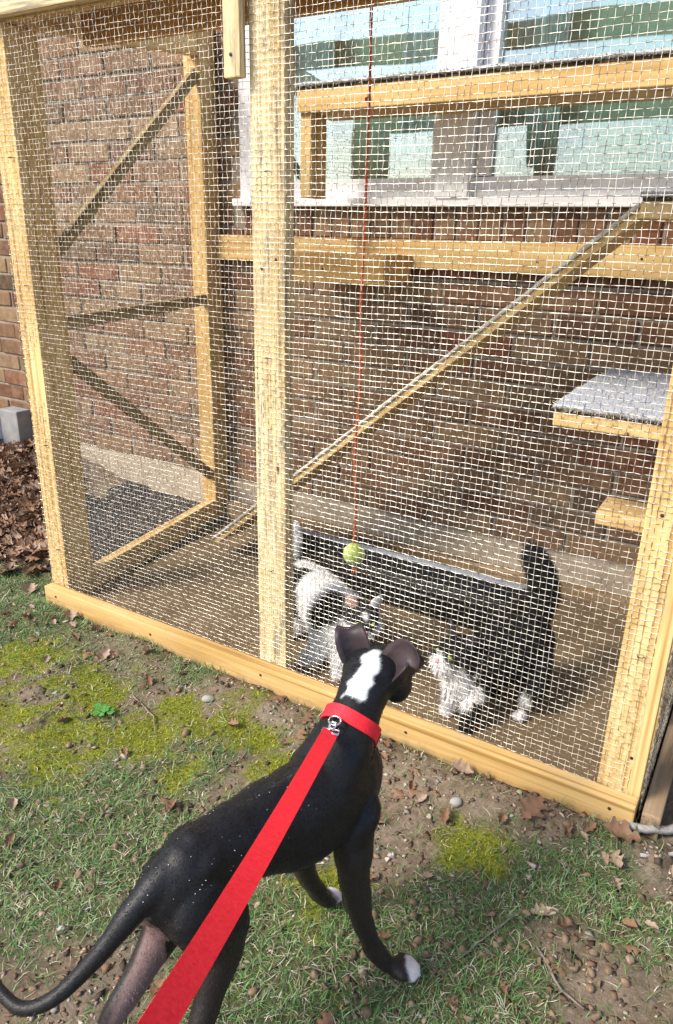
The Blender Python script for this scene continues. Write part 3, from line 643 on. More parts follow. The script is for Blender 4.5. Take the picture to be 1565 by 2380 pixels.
# hind legs
def hleg(hip, st, ho, me_, paw):
    B.chain([((hip[0], hip[1], hip[2]+.03),.028,.042),(hip,.036,.056),((hip[0]*.45+st[0]*.55, hip[1]*.5+st[1]*.5, hip[2]*.5+st[2]*.5),.037,.050),(st,.029,.038),((st[0]*.45+ho[0]*.55, st[1]*.45+ho[1]*.55, st[2]*.45+ho[2]*.55),.0185,.024),(ho,.0150,.0165),(me_,.0140,.0140),((paw[0], paw[1]-.012, .03),.014,.014)], .007)
    for a, f_ in ((-.012,.012),(-.004,.018),(.004,.018),(.012,.012)): B.ell((paw[0]+a, paw[1]+f_-.004, .012), (.0066,.013,.008))
    B.ell(paw, (.016,.02,.0125))
hleg((1.404,-.884,.360), (1.418,-.862,.285), (1.428,-.940,.165), (1.428,-.930,.07), (1.428,-.908,.0145))
hleg((1.348,-.886,.360), (1.334,-.870,.290), (1.322,-.990,.185), (1.324,-.980,.07), (1.325,-.958,.0145))
# tail
TAIL = [(1.380,-.868,.432),(1.371,-.912,.416),(1.359,-.955,.394),(1.348,-.992,.366),(1.331,-1.026,.336),(1.315,-1.054,.318),(1.291,-1.073,.308),(1.265,-1.077,.308),(1.224,-1.071,.312),(1.178,-1.061,.322)]
B.chain([(p_, r_) for p_, r_ in zip(TAIL, (.025,.0235,.0175,.0130,.0110,.0100,.0092,.0085,.0072,.0045))], .006)
eye_l = (1.398,-.425,.500); eye_r = (1.456,-.425,.500)
E1 = ear((1.400,-.480,.516), (-.40,.10,.92), (.85,.50,.18), (.40,-.85,.25), .078, .030, .60, -2.2, .65, .0018)
E2 = ear((1.462,-.478,.516), (.48,.10,.88), (.80,-.48,-.30), (-.40,-.85,.15), .086, .029, .46, 2.3, .65, .0018, fax=(.45,.80,-.25))
dbody, DV, DT, dtag = B.build('body', .0042, 5, 'dog_coat', dog, [(E1[0], E1[1], 1), (E2[0], E2[1], 1)])
def seg_d(P, a, b_):
    a, b_ = np.array(a), np.array(b_); ab = b_-a; t = np.clip(((P-a)@ab)/(ab@ab), 0, 1); return np.linalg.norm(P-(a+t[:,None]*ab), axis=1), t
def dog_col(P, rg=None):
    n_ = vnoise(P, 90, 21); n2_ = vnoise(P, 22, 22)
    c = np.tile(np.array([.0070, .0068, .0080]), (len(P), 1))
    br = sstep(.36, .24, P[:,2]+.02*n2_)*.8; c = c*(1-br[:,None])+br[:,None]*np.array([.021, .0140, .0105])
    d, t = seg_d(P, NAPE_A, NAPE_B); w = .0168-.009*t**2+.009*n_+.009*n2_; wh = sstep(.003, -.003, d-w)*(P[:,2] > .47)
    sp_d = np.linalg.norm(P-np.array(NAPE_SPOT), axis=1); wh = wh*(1-sstep(.007, .004, sp_d))
    c = c*(1-wh[:,None])+wh[:,None]*np.array([.62, .64, .66])
    # white toes
    for q, r_ in (((1.582,-.564,.012), .028), ((1.388,-.507,.010), .020)):
        k = sstep(r_+.004, r_-.004, np.linalg.norm(P-np.array(q), axis=1)+.004*n_); c = c*(1-k[:,None])+k[:,None]*np.array([.62,.56,.56])
    # pink inner side of the left hind leg and under the tail
    k = sstep(.0, -.012, (P[:,0]-1.362)*-1+0)*0
    inner = (P[:,1] < -.905)*sstep(1.322, 1.332, P[:,0]+.004*n2_)*(P[:,0] < 1.372)*sstep(.375, .35, P[:,2])*(P[:,2] > .10)
    dt_ = np.min([seg_d(P, TAIL[q], TAIL[q+1])[0] for q in range(1, len(TAIL)-1)], axis=0); inner = inner*sstep(.020, .026, dt_)
    c = c*(1-inner[:,None]*.85)+(inner*.85)[:,None]*np.array([.20,.125,.115])
    pt = sstep(.017, .009, np.linalg.norm((P-np.array([1.366,-.958,.372]))*[1,1,.8], axis=1)+.003*n_); c = c*(1-pt[:,None])+pt[:,None]*np.array([.42,.33,.29])
    ch = sstep(.022, .012, np.linalg.norm(P-np.array([1.44,-.49,.30]), axis=1)); c = c*(1-ch[:,None])+ch[:,None]*.4
    return c
NAPE_A, NAPE_B, NAPE_SPOT = (1.436,-.545,.505), (1.434,-.480,.540), (1.420,-.512,.530)
col = dog_col(DV.astype(float))
earc = np.array([.030,.0195,.022]); k = dtag == 1
pn = (vnoise(DV.astype(float), 40, 25)+.6*vnoise(DV.astype(float), 130, 26))[:,None]; col[k] = earc*np.clip(1+.6*pn[k], .2, 3); set_col(dbody.data, col)
SPINE = np.array([0, -1., -.15])
def dog_flow(P, Nn):
    f_ = np.tile(SPINE, (len(P), 1)); low = (P[:,2] < .30)[:,None]; f_ = np.where(low, np.array([0, 0, -1.]), f_)
    return np.where(((P[:,1] < -.96) & (P[:,2] > .29))[:,None], np.array([-.5, -.5, -.5]), f_)
nb = len(DV)-len(E1[0])-len(E2[0]); T0 = DT[(DT < nb).all(1)]
fur('short_fur', DV, T0, 150000, lambda P, rg: dog_col(P)*rg.choice([.7,.9,1,1.2,1.7], len(P))[:,None], lambda P: .0045-.0032*sstep(.05, .03, P[:,2]), dog_flow, .04, .00028, 'dog_fur', dog, 5, .0)
rgd = np.random.RandomState(9); up_ = np.where((DV[:,2] > .40) & (DV[:,1] < -.70) & (dtag == 0))[0]; pk = rgd.choice(up_, 70); q0 = DV[pk]+np.array([0, 0, .0012]); sz = rgd.uniform(.0004, .0011, 70)[:,None]
np_mesh('dander', np.stack([q0+sz*np.array(d_) for d_ in ((1,0,0),(-.5,.87,0),(-.5,-.87,0),(0,0,.8))], 1).reshape(-1, 3), np.concatenate([np.arange(70)[:,None]*4+np.array(t_) for t_ in ((0,1,3),(1,2,3),(2,0,3),(0,2,1))]), MAT['ball_seam'], dog)['kind'] = 'stuff'
for e_ in (eye_l, eye_r):
    v = SPH_V*.0085+np.array(e_); np_mesh('eye', v, SPH_F, MAT['black_eye'], dog, smooth=True)
# collar: flat webbing round the neck, a dark keeper band, buckle and ring
ca, cb = Vector((1.4372,-.576,.4435)), Vector((1.4362,-.552,.4595)); cx = (cb-ca).normalized(); c0 = (ca+cb)/2
cu = Vector((1,0,0)); cu = (cu-cx*cu.dot(cx)).normalized(); cv = cx.cross(cu)
def band(r, half, th, a0=0, a1=2*math.pi, n=48, off=0, wav=.0012):
    V = []; F = []
    for i in range(n+1):
        a = a0+(a1-a0)*i/n; rr = r*(1+.03*math.sin(2*a)); d = cu*math.cos(a)+cv*math.sin(a); w_ = wav*math.sin(3*a+1)
        for s, t in ((-1,0),(1,0),(1,1),(-1,1)): V.append(c0+cx*(off+s*half+w_)+d*(rr+t*th))
    for i in range(n):
        for j in range(4): F.append((i*4+j, i*4+(j+1) % 4, i*4+4+(j+1) % 4, i*4+4+j))
    F += [(0,1,2,3)[::-1], (n*4, n*4+1, n*4+2, n*4+3)]; return V, F
v, f = band(.0446, .0112, .0025); collar = mesh_obj('collar', v, f, MAT['red_web'], dog, False); collar['label'] = 'red webbing collar'
v, f = band(.0474, .0108, .0022, 1.2, 2.9, 20, .003); sub(mesh_obj('overlap', v, f, MAT['red_web'], None), collar)
v, f = band(.0470, .0122, .0030, .62, .80, 4); sub(mesh_obj('keeper', v, f, MAT['dark_band'], None), collar)
v, f = band(.0464, .0122, .0050, 2.15, 2.35, 4, -.004); sub(mesh_obj('buckle', v, f, MAT['chrome'], None), collar)

# leash with snap hook
lt = Vector((1.441,-.632,.485))
le = thing('leash', 'flat red webbing leash clipped to the dog collar, running up towards the holder', 'leash', lt)
cuv = lambda t: lt.lerp(Vector((1.632,-1.168,.668)), t)
V = []; F = []; nL = 60; view = Vector(CAM)
hand = Vector((1.725,-1.44,.772))
for i in range(nL+1):
    t = i/nL; p = lt.lerp(hand, t); p.z -= .012*math.sin(math.pi*t); d = (hand-lt).normalized(); w_ = d.cross((Vector((1.9,-1.45,1.25))-p).normalized()).normalized(); w_ = Matrix.Rotation(.25*math.sin(t*5+.4)-.1, 3, d) @ w_; n_ = d.cross(w_)
    for s, q in ((-1,-1),(1,-1),(1,1),(-1,1)): V.append(p+w_*(s*.0122)+n_*(q*.0009))
for i in range(nL):
    for j in range(4): F.append((i*4+j, i*4+(j+1) % 4, i*4+4+(j+1) % 4, i*4+4+j))
F += [(3,2,1,0), (nL*4, nL*4+1, nL*4+2, nL*4+3)]
strap = mesh_obj('strap', V, F, MAT['red_web'], le)
hp = [hand+Vector((.03*math.sin(a)*.6, -.10*(1-math.cos(a))*.5, .05*math.sin(a))) for a in np.linspace(0, 2*math.pi, 25)[:-1]]
v, f = tube(hp, .005, 6, True); mesh_obj('hand_loop', v, f, MAT['red_web'], le, True)
# D ring on the collar and snap hook
rc = Vector((1.434,-.609,.487)); ax1 = (lt-rc).normalized(); ax2 = Vector((1,0,.2)).normalized()
v, f = tube([rc+ax1*.010*math.cos(a)+ax2*.0105*math.sin(a) for a in np.linspace(0, 2*math.pi, 21)[:-1]], .0018, 6, True); o = mesh_obj('ring', v, f, MAT['chrome'], None, True); sub(o, collar)
v, f = tube([rc+ax1*(.006+.0075*(1-math.cos(a)))+ax2*.0055*math.sin(a)+Vector((0,0,.002)) for a in np.linspace(0, 2*math.pi, 19)[:-1]], .0019, 6, True); mesh_obj('snap_hook', v, f, MAT['chrome'], le, True)
v, f = tube([lt+ax2*(.0145*s)+ax1*q for s, q in ((-1,-.004),(1,-.004),(1,.004),(-1,.004))], .0020, 6, True); mesh_obj('slide', v, f, MAT['chrome'], le, True)

# ---- cats
def make_cat(name, lab, torso, neck, head, hdir, legs, tail, colf, voxel, seed, nfur, lenf, eyes, hs=1.0, paw_dir=(0,-1,0), hair=.0006):
    root = thing(name, lab, 'cat', (torso[0][0][0], torso[0][0][1], .02), 'cats inside the enclosure'); K = Flesh()
    K.chain(torso, .01); K.chain(neck, .008); h = Vector(head); f_ = Vector(hdir).normalized(); s_ = f_.cross(Vector((0,0,1))).normalized(); u_ = s_.cross(f_)
    def hp_(a, b_, c_): return h+s_*a*hs+f_*b_*hs+u_*c_*hs
    rot = Matrix((s_, f_, u_)).transposed()
    K.ell(h, (.043*hs,.045*hs,.038*hs), rot); K.ell(hp_(0,.026,-.006), (.034*hs,.026*hs,.026*hs), rot)
    for sg in (-1, 1): K.ell(hp_(sg*.022,.012,-.016), (.025*hs,.026*hs,.020*hs), rot); K.ell(hp_(sg*.008,.045,-.015), (.0115*hs,.012*hs,.009*hs), rot)
    K.ell(hp_(0,.043,-.024), (.011*hs,.011*hs,.008*hs), rot); K.ell(hp_(0,.044,-.004), (.008*hs,.012*hs,.007*hs), rot)
    for L_ in legs:
        K.chain([(p_, r_) for p_, r_ in L_[:-1]], .006); pw, pr = L_[-1]; d_ = Vector(paw_dir).normalized(); t_ = Vector((d_.y, -d_.x, 0))
        K.ell(pw, (.016,.018,.012))
        for a in (-.010,-.0035,.0035,.010): K.ell(Vector(pw)+t_*a+d_*.012-Vector((0,0,.001)), (.0058,.0075,.0075))
    if tail: K.chain(tail, .008)
    ex = []
    for sg in (-1, 1):
        ev, ef = ear(hp_(sg*.027, -.004, .026), u_*.93+s_*(sg*.33)-f_*.05, s_*.9-u_*(sg*.3)+f_*(sg*-.25), -f_*.95+s_*(sg*-.25), .042*hs, .0205*hs, 2., 0, .5, .0022, 7, 6, 1.05); ex.append((ev, ef, 1 if sg < 0 else 2))
    ob, V, T, tg = K.build('body', voxel, 5, 'cat_coat', root, ex)
    col = colf(V.astype(float), None, tg); set_col(ob.data, col)
    T0 = T[(tg[T] == 0).all(1)]
    fb = -f_
    def flow(P, Nn):
        f0 = np.tile(np.array([fb.x, fb.y, -.5]), (len(P), 1)); return np.where((P[:,2] < .10)[:,None], np.array([0,0,-1.]), f0)
    fur('fur', V, T0, nfur, lambda P, rg: colf(P, rg, None), lenf, flow, .55, hair, 'cat_fur', root, seed, .7)
    for sg in (-1, 1):
        v = (SPH_V*.0085*hs)+np.array(hp_(sg*.0175, .037, .005)); np_mesh('eye', v, SPH_F, MAT['cat_eye'], root, smooth=True)
        v = (SPH_V*np.array([.0028,.0028,.006])*hs)+np.array(hp_(sg*.0180, .0435, .005)); np_mesh('pupil', v, SPH_F, MAT['black_eye'], root, smooth=True)
    v = (SPH_V*.0055*hs)+np.array(hp_(0, .0555, -.006)); np_mesh('nose', v, SPH_F, MAT['cat_nose'], root, smooth=True)
    return root
BLK, WHT = np.array([.012,.012,.014]), np.array([.74,.72,.70])
def blend(c, k, to): return c*(1-k[:,None])+k[:,None]*np.asarray(to)
# black cat with white bib, walking towards the wire with its tail up
H2 = np.array((1.352,.122,.203)); D2 = np.array(Vector((-.42,-.88,.05)).normalized())
def col2(P, rg, tg):
    n_ = vnoise(P, 60, 31); c = np.tile(BLK, (len(P), 1)); q = P-H2; fw = q@D2
    d, t = seg_d(P, (1.352,.085,.150), (1.364,.085,.120)); c = blend(c, sstep(.060, .048, d+.012*n_+(P[:,1] > .15)*.1), WHT)
    hd_ = sstep(.060, .052, np.linalg.norm(q, axis=1)+np.clip(-q[:,2]-.022, 0, 1)); c = blend(c, hd_, BLK)
    lat = np.abs(q@np.array([.88,-.42,0])); mz = sstep(.026, .020, lat+.004*n_+np.clip(q[:,2]+.010, 0, 1)*1.1)*(fw > .022); c = blend(c, mz, WHT)
    for s in ((1.350,.098,.02), (1.508,.190,.045)):
        dd = np.linalg.norm((P-np.array(s))*[1,1,.62], axis=1); c = blend(c, sstep(.042, .034, dd+.004*n_), WHT*.92)
    if tg is not None: c[tg > 0] = [.03,.024,.026]
    return c
def len2(P):
    bib = sstep(.11, .05, np.linalg.norm(P-np.array((1.35,.095,.13)), axis=1)); tl = sstep(.25, .30, P[:,2])*(P[:,1] > .3); low = sstep(.07, .04, P[:,2]); hd = sstep(.06, .045, np.linalg.norm(P-H2, axis=1))
    return .018+.006*bib+.012*tl-.012*low-.010*hd
make_cat('cat', 'long-haired black cat with white chest bib and paws, tail raised upright', 
    [((1.478,.345,.175),.050,.052),((1.468,.31,.175),.066,.070),((1.443,.255,.165),.066,.070),((1.412,.20,.165),.062,.070),((1.382,.155,.165),.052,.064),((1.366,.125,.155),.040,.050)],
    [((1.380,.165,.185),.046,.05),((1.366,.142,.20),.038,.04)], H2, D2,
    [[((1.352,.150,.14),.027),((1.348,.125,.085),.019),((1.347,.118,.045),.0145),((1.346,.112,.034),.014)],
     [((1.408,.145,.14),.027),((1.412,.105,.085),.019),((1.411,.085,.045),.0145),((1.410,.075,.034),.014)],
     [((1.500,.295,.16),.042),((1.520,.245,.10),.030),((1.513,.235,.06),.0175),((1.511,.195,.034),.0145)],
     [((1.430,.315,.16),.040),((1.425,.285,.10),.028),((1.420,.295,.06),.017),((1.420,.265,.034),.0145)]],
    [((1.478,.355,.19),.022),((1.484,.375,.235),.024),((1.486,.378,.29),.027),((1.476,.375,.345),.026),((1.452,.37,.395),.021),((1.440,.368,.415),.013)],
    col2, .0048, 41, 60000, len2, True, 1.12, (-.42,-.88,0))
# white cat with black patches, crouching by the middle post
H1 = np.array((1.070,.150,.205)); D1 = np.array(Vector((.55,-.80,-.18)).normalized())
def col1(P, rg, tg):
    n_ = vnoise(P, 45, 33); c = np.tile(WHT, (len(P), 1))
    def patch(c, ctr, r, to=BLK, sc_=(1,1,1)): return blend(c, sstep(r+.006, r-.006, np.linalg.norm((P-np.array(ctr))*np.array(sc_), axis=1)+.012*n_), to)
    c = patch(c, (.74,.29,.14), .112, (.014,.014,.017), (.85,1,1)); c = patch(c, (.80,.31,.235), .030, WHT, (.4,1,1))
    c = patch(c, (.980,.125,.220), .048); c = patch(c, (.950,.110,.185), .032)
    c = patch(c, (1.080,.125,.252), .056, (.022,.023,.027), (1,1,.8))
    c = patch(c, (1.095,.115,.225), .014, WHT)
    if tg is not None:
        c[tg == 2] = [.62,.36,.30]; c[tg == 1] = [.55,.52,.52]
    return c
def len1(P):
    ch = sstep(.16, .08, np.linalg.norm(P-np.array((.98,.14,.13)), axis=1)); low = sstep(.06, .03, P[:,2]); hd = sstep(.065, .05, np.linalg.norm(P-H1, axis=1))
    return .017+.008*ch-.012*low-.011*hd
make_cat('cat', 'fluffy white cat with dark patches crouching beside the middle post', 
    [((.70,.335,.14),.055,.06),((.76,.315,.145),.075,.078),((.83,.28,.15),.074,.076),((.90,.235,.158),.068,.074),((.960,.185,.155),.070,.088),((1.00,.160,.155),.054,.078)],
    [((.985,.175,.185),.052,.055),((1.04,.158,.205),.040,.042)], H1, D1,
    [[((.965,.150,.13),.032),((.945,.120,.085),.022),((.915,.108,.045),.016),((.905,.105,.034),.0145)],
     [((1.01,.160,.12),.032),((1.02,.125,.085),.022),((1.025,.108,.045),.016),((1.026,.100,.034),.0145)],
     [((.76,.275,.13),.050),((.80,.235,.08),.036),((.775,.24,.045),.020),((.79,.205,.034),.015)],
     [((.74,.365,.13),.046),((.75,.36,.08),.034),((.73,.37,.045),.020),((.75,.345,.034),.015)]],
    [((.69,.35,.16),.020),((.655,.40,.19),.021),((.635,.44,.205),.022),((.628,.455,.235),.021),((.628,.455,.265),.016)],
    col1, .0048, 43, 66000, len1, True, 1.05, (.1,-1,0))

# ------------------------------------------------------------------ lawn and litter
def scatter(n, x0, x1, y0, y1, rg, dens):
    x = rg.uniform(x0, x1, n); y = rg.uniform(y0, y1, n); inside = (y > -.045)*(x > -.03)*(x < 1.90)*(y < 1.)
    mo, so, gr = masks(x, y); k = (rg.rand(n) < dens(mo, so, gr))*(inside == 0)*(y < .93); k &= ~((x < -.06)*(x > -1.05)*(y > .12)); return x[k], y[k], mo[k], so[k], gr[k]
def visible(x, y, mg=520):
    M = np.array(camo.matrix_world.inverted()); P = np.stack([x, y, np.zeros_like(x), np.ones_like(x)])
    q = M @ P; u = q[0]/-q[2]*1708.6; v_ = q[1]/-q[2]*1708.6; return (q[2] < -.1)*(np.abs(u) < 782+mg)*(np.abs(v_) < 1190+mg)
def blades(name, n, seed, dens, Lr, wr, cols, lie, box_=(-1.9, 2.35, -1.35, .9)):
    rg = np.random.RandomState(seed); x, y, mo, so, gr = scatter(n, *box_, rg, dens); kv = visible(x, y); x, y, gr = x[kv], y[kv], gr[kv]; n = len(x); z = gh(x, y)
    L = rg.uniform(*Lr, n); a = rg.uniform(0, 2*np.pi, n); el = np.clip(rg.normal(lie[0], lie[1], n), .05, 1.5); w = rg.uniform(*wr, n)
    D = np.stack([np.cos(a)*np.cos(el), np.sin(a)*np.cos(el), np.sin(el)], -1); S = np.stack([-np.sin(a), np.cos(a), np.zeros(n)], -1)*w[:,None]
    P = np.stack([x, y, z-.002], -1); M = P+D*(L*.55)[:,None]; D2_ = D.copy(); D2_[:,2] -= rg.uniform(.2, 1.0, n); D2_ += rg.normal(0, .2, (n, 3)); D2_ /= np.linalg.norm(D2_, axis=1)[:,None]
    E = M+D2_*(L*.55)[:,None]; E[:,2] = np.maximum(E[:,2], z+.001)
    VV = np.stack([P-S, P+S, M+S*.8, M-S*.8, E], 1).reshape(-1, 3); k = np.arange(n)[:,None]*5; FF = np.concatenate([k+[0,1,2], k+[0,2,3], k+[3,2,4]])
    c = np.array(cols)[rg.choice(len(cols), n)]*rg.uniform(.65, 1.35, n)[:,None]
    o = np_mesh(name, VV, FF, MAT['grass_blade'], None, col=np.repeat(c, 5, 0)); return o
o = blades('grass', 420000, 51, lambda m_, s_, g: np.clip(g*.70+.05, 0, 1)*(1-.55*m_), (.012, .038), (.0005, .0011), [(.07,.16,.035),(.10,.21,.05),(.15,.24,.085),(.05,.115,.03),(.20,.24,.11),(.09,.19,.075)], (.55, .35)); tag(o, 'short thin green lawn grass growing in patches around the dog', 'grass', kind='stuff')
o = blades('dry_grass', 380000, 52, lambda m_, s_, g: np.clip(g*.42+.06, 0, 1)*(1-.5*m_)*(1-.5*s_), (.008, .036), (.0004, .0009), [(.42,.36,.24),(.34,.28,.17),(.5,.46,.36),(.28,.22,.13),(.55,.5,.38)], (.28, .22)); tag(o, 'dry straw coloured grass blades lying through the lawn', 'grass', kind='stuff')
o = blades('moss', 330000, 53, lambda m_, s_, g: m_*.95+.02*(1-s_), (.004, .013), (.0007, .0015), [(.20,.215,.02),(.27,.27,.025),(.13,.155,.016),(.34,.32,.04),(.075,.10,.016)], (.8, .4)); tag(o, 'yellow green moss cushions on the soil', 'moss', kind='stuff')
# crumbs of bark, leaf bits and soil
def bits(name, n, seed, dens, size, cols, flat, lab, cat_, box_=(-1.9, 2.35, -1.35, .9)):
    rg = np.random.RandomState(seed); x, y, mo, so, gr = scatter(n, *box_, rg, dens); kv = visible(x, y); x, y = x[kv], y[kv]; n = len(x); z = gh(x, y)
    base = np.array([[1,0,0],[0,1,0],[-1,0,0],[0,-1,0],[0,0,1],[0,0,-1]], float); tri = np.array([[0,1,4],[1,2,4],[2,3,4],[3,0,4],[1,0,5],[2,1,5],[3,2,5],[0,3,5]])
    s = rg.uniform(*size, n)*rg.choice([.6,.8,1,1,1.6], n); q = base[None]+rg.normal(0, .25, (n, 6, 3)); q[:,:,0] *= rg.uniform(.6, 1.7, n)[:,None]; q[:,:,2] *= rg.uniform(*flat, n)[:,None]
    a = rg.uniform(0, 6.28, n); ti = rg.normal(0, .35, n); ca_, sa_ = np.cos(a)[:,None], np.sin(a)[:,None]
    X = q[:,:,0]*ca_-q[:,:,1]*sa_; Y = q[:,:,0]*sa_+q[:,:,1]*ca_; Z = q[:,:,2]+X*np.tan(ti)[:,None]*.5
    VV = np.stack([X*s[:,None]+x[:,None], Y*s[:,None]+y[:,None], Z*s[:,None]+(z+s*.25)[:,None]], -1).reshape(-1, 3); k = np.arange(n)[:,None]*6
    FF = np.concatenate([k+t_ for t_ in tri]); c = np.array(cols)[rg.choice(len(cols), n)]*rg.uniform(.6, 1.3, n)[:,None]
    o = np_mesh(name, VV, FF, MAT['litter'], None, col=np.repeat(c, 6, 0)); tag(o, lab, cat_, kind='stuff'); return o
bits('leaf_litter', 60000, 61, lambda m_, s_, g: (.35+.5*s_)*(1-.85*m_), (.0022, .0062), [(.13,.08,.05),(.2,.13,.085),(.29,.22,.16),(.085,.06,.045),(.36,.3,.24),(.17,.1,.06)], (.08, .4), 'small brown leaf and bark crumbs scattered over the soil', 'litter')
bits('gravel', 5000, 62, lambda m_, s_, g: (.2+.6*s_), (.0018, .0050), [(.4,.37,.33),(.3,.27,.24),(.5,.47,.43),(.22,.2,.18)], (.5, .9), 'small pale grit lying on the bare soil', 'gravel')
# dead leaves
def leaf_mesh(seed, L, lobes, curl, mat):
    rg = random.Random(seed); n = 18; out = []
    for i in range(n+1):
        u = i/n; w = L*.30*math.sin(math.pi*min(1, u*1.02))**.7*(1+lobes*math.sin(u*math.pi*6.5)); out.append((u*L-L/2, max(w, .0006)))
    V = []; F = []
    for x, w in out:
        for s in (-1, -.5, 0, .5, 1):
            y = s*w*rg.uniform(.85, 1.1); z = curl*(s*s*w*1.3)+curl*.9*abs(x)**1.5*2+rg.uniform(-1,1)*.0012+.0012*(1-abs(s)); V.append((x, y, z))
    for i in range(n):
        for j in range(4): F.append((i*5+j, i*5+j+1, (i+1)*5+j+1, (i+1)*5+j))
    me = bpy.data.meshes.new('dead_leaf'); me.from_pydata(V, [], F); me.update(); me.materials.append(MAT[mat]); me.polygons.foreach_set('use_smooth', [True]*len(F)); return me
LM = [leaf_mesh(i, L, lo, cu_, mt) for i, (L, lo, cu_, mt) in enumerate(((.095,.42,.35,'leaf_dead'),(.075,.38,.6,'leaf_pale'),(.06,.1,.8,'leaf_dead'),(.085,.45,-.3,'leaf_dead'),(.045,.12,.7,'leaf_pale'),(.05,.35,.9,'leaf_dead')))]
def put(me, name, x, y, dz, rot, s=1.):
    o = bpy.data.objects.new(name, me); o.location = (x, y, float(gh(np.array([x]), np.array([y]))[0])+dz); o.rotation_euler = rot; o.scale = (s, s, s); C.objects.link(o); return o
named = [((1.636,-.105,0,.85), 'curled brown oak leaf lying close by the bottom board, under the raised-tail cat'), ((1.461,-.075,1,.75), 'pale curled leaf leaning on the bottom board below the black cat'), ((.93,-.065,3,.75), 'brown leaf against the bottom board left of the dog neck'),
    ((-.161,.0,1,1.0), 'pale pinkish leaf at the outer corner of the enclosure beside the left post'), ((1.814,-.085,0,.85), 'rusty brown oak leaf under the grey stick at the right post')]
for i, ((x, y, k, s), lab) in enumerate(named): tag(put(LM[k], 'dead_leaf', x, y, .008, (random.uniform(-.3,.3), random.uniform(-.3,.3), random.uniform(0, 6.28)), s), lab, 'leaf', 'dead leaves on the lawn')
rgl = random.Random(77); cnt = 0
for _ in range(900):
    x, y = rgl.uniform(-.3, 2.1), rgl.uniform(-1.05, -.06)
    if not visible(np.array([x]), np.array([y]), 0)[0]: continue
    near = math.exp(-((y+.1)/.16)**2); mo_, so_, gr_ = masks(np.array([x]), np.array([y]))
    if rgl.random() > (.10+.5*near)*(1-.7*mo_[0]): continue
    tag(put(LM[rgl.choice((2,3,4,5,1,5,4))], 'dead_leaf', x, y, .005, (rgl.uniform(-.45,.45), rgl.uniform(-.45,.45), rgl.uniform(0, 6.28)), rgl.uniform(.4, .75)), 'small dry brown leaf scattered '+('on the moss' if mo_[0] > .5 else 'on the bare soil' if so_[0] > .4 else 'along the bottom board' if near > .8 else 'in the grass'), 'leaf', 'small dead leaves '+('on the moss' if mo_[0] > .5 else 'on the bare soil' if so_[0] > .4 else 'along the bottom board' if near > .8 else 'in the grass')); cnt += 1
    if cnt >= 90: break
# the leaf pile by the wall
V = []; F = []; rgp = random.Random(5)
for _ in range(2600):
    k_ = rgp.random(); x, y = -.45-.95*k_+rgp.gauss(0, .14), .22+.60*k_+rgp.gauss(0, .12)
    if y > .93 or y < .02 or x > -.24-.72*max(0, (y-.13)/.825): continue
    me = rgp.choice(LM); z = float(gh(np.array([x]), np.array([y]))[0])+rgp.uniform(.0, .03); mt_ = Matrix.LocRotScale(Vector((x, y, z)), (Matrix.Rotation(rgp.uniform(0, 6.28), 3, 'Z') @ Matrix.Rotation(rgp.gauss(0, .5), 3, 'X')).to_quaternion(), Vector((1,1,1))*rgp.uniform(.6, 1.05))
    k = len(V); V += [mt_ @ v.co for v in me.vertices]; F += [tuple(q+k for q in p.vertices) for p in me.polygons]
o = mesh_obj('leaf_pile', V, F, MAT['leaf_dead'], None, True); o.data.materials.append(MAT['leaf_pale']); o.data.polygons.foreach_set('material_index', [1 if (i//72) % 3 == 0 else 0 for i in range(len(F))]); tag(o, 'heap of dead brown leaves by the house wall outside the enclosure', 'leaf pile', kind='stuff')
# acorns and empty cups
v, f = lathe([(.0008,-.0105),(.0045,-.0095),(.0072,-.005),(.0078,.000),(.0068,.005),(.0035,.0085),(.0010,.0108)], 10); mn = bpy.data.meshes.new('acorn'); mn.from_pydata(v, [], f); mn.update(); mn.materials.append(MAT['acorn_nut']); mn.polygons.foreach_set('use_smooth', [True]*len(f))
v, f = lathe([(.0015,-.006),(.0062,-.0048),(.0088,-.001),(.0092,.003),(.0080,.0032),(.0066,-.0006),(.0012,-.0028)], 10); mc = bpy.data.meshes.new('acorn_cup'); mc.from_pydata(v, [], f); mc.update(); mc.materials.append(MAT['acorn_cap']); mc.polygons.foreach_set('use_smooth', [True]*len(f))
CL = [(.86,-.60,.07),(1.02,-.50,.05),(.98,-.58,.05),(1.55,-.55,.08),(1.80,-.36,.06),(1.62,-.50,.06),(1.48,-.60,.05),(1.70,-.11,.07),(.62,-.45,.09),(1.82,-.42,.05),(1.55,-.40,.07),(1.36,-.66,.05),(.88,-.75,.09)]
cnt = 0
for _ in range(2000):
    if rgl.random() < .62: a = rgl.choice(CL); x, y = rgl.gauss(a[0], a[2]), rgl.gauss(a[1], a[2])
    else: x, y = rgl.uniform(0, 2.0), rgl.uniform(-1.0, -.08)
    if y > -.07 or not visible(np.array([x]), np.array([y]), -5)[0]: continue
    if abs(x-1.555) < .03 and abs(y+.575) < .03: continue
    cup = rgl.random() < .42; s = rgl.uniform(.62, 1.08)
    o = put(mc if cup else mn, 'acorn_cup' if cup else 'acorn', x, y, .0028*s, (rgl.uniform(-1.6, 1.6), rgl.uniform(-1.2, 1.2), rgl.uniform(0, 6.28)), s)
    mm = masks(np.array([x]), np.array([y])); wh_ = 'on the moss' if mm[0][0] > .5 else 'on the bare soil' if mm[1][0] > .4 else 'in the grass'
    tag(o, ('empty grey brown acorn cup lying ' if cup else 'round brown acorn lying ')+wh_, 'acorn', ('fallen acorn cups ' if cup else 'fallen acorns ')+wh_); cnt += 1
    if cnt >= 150: break
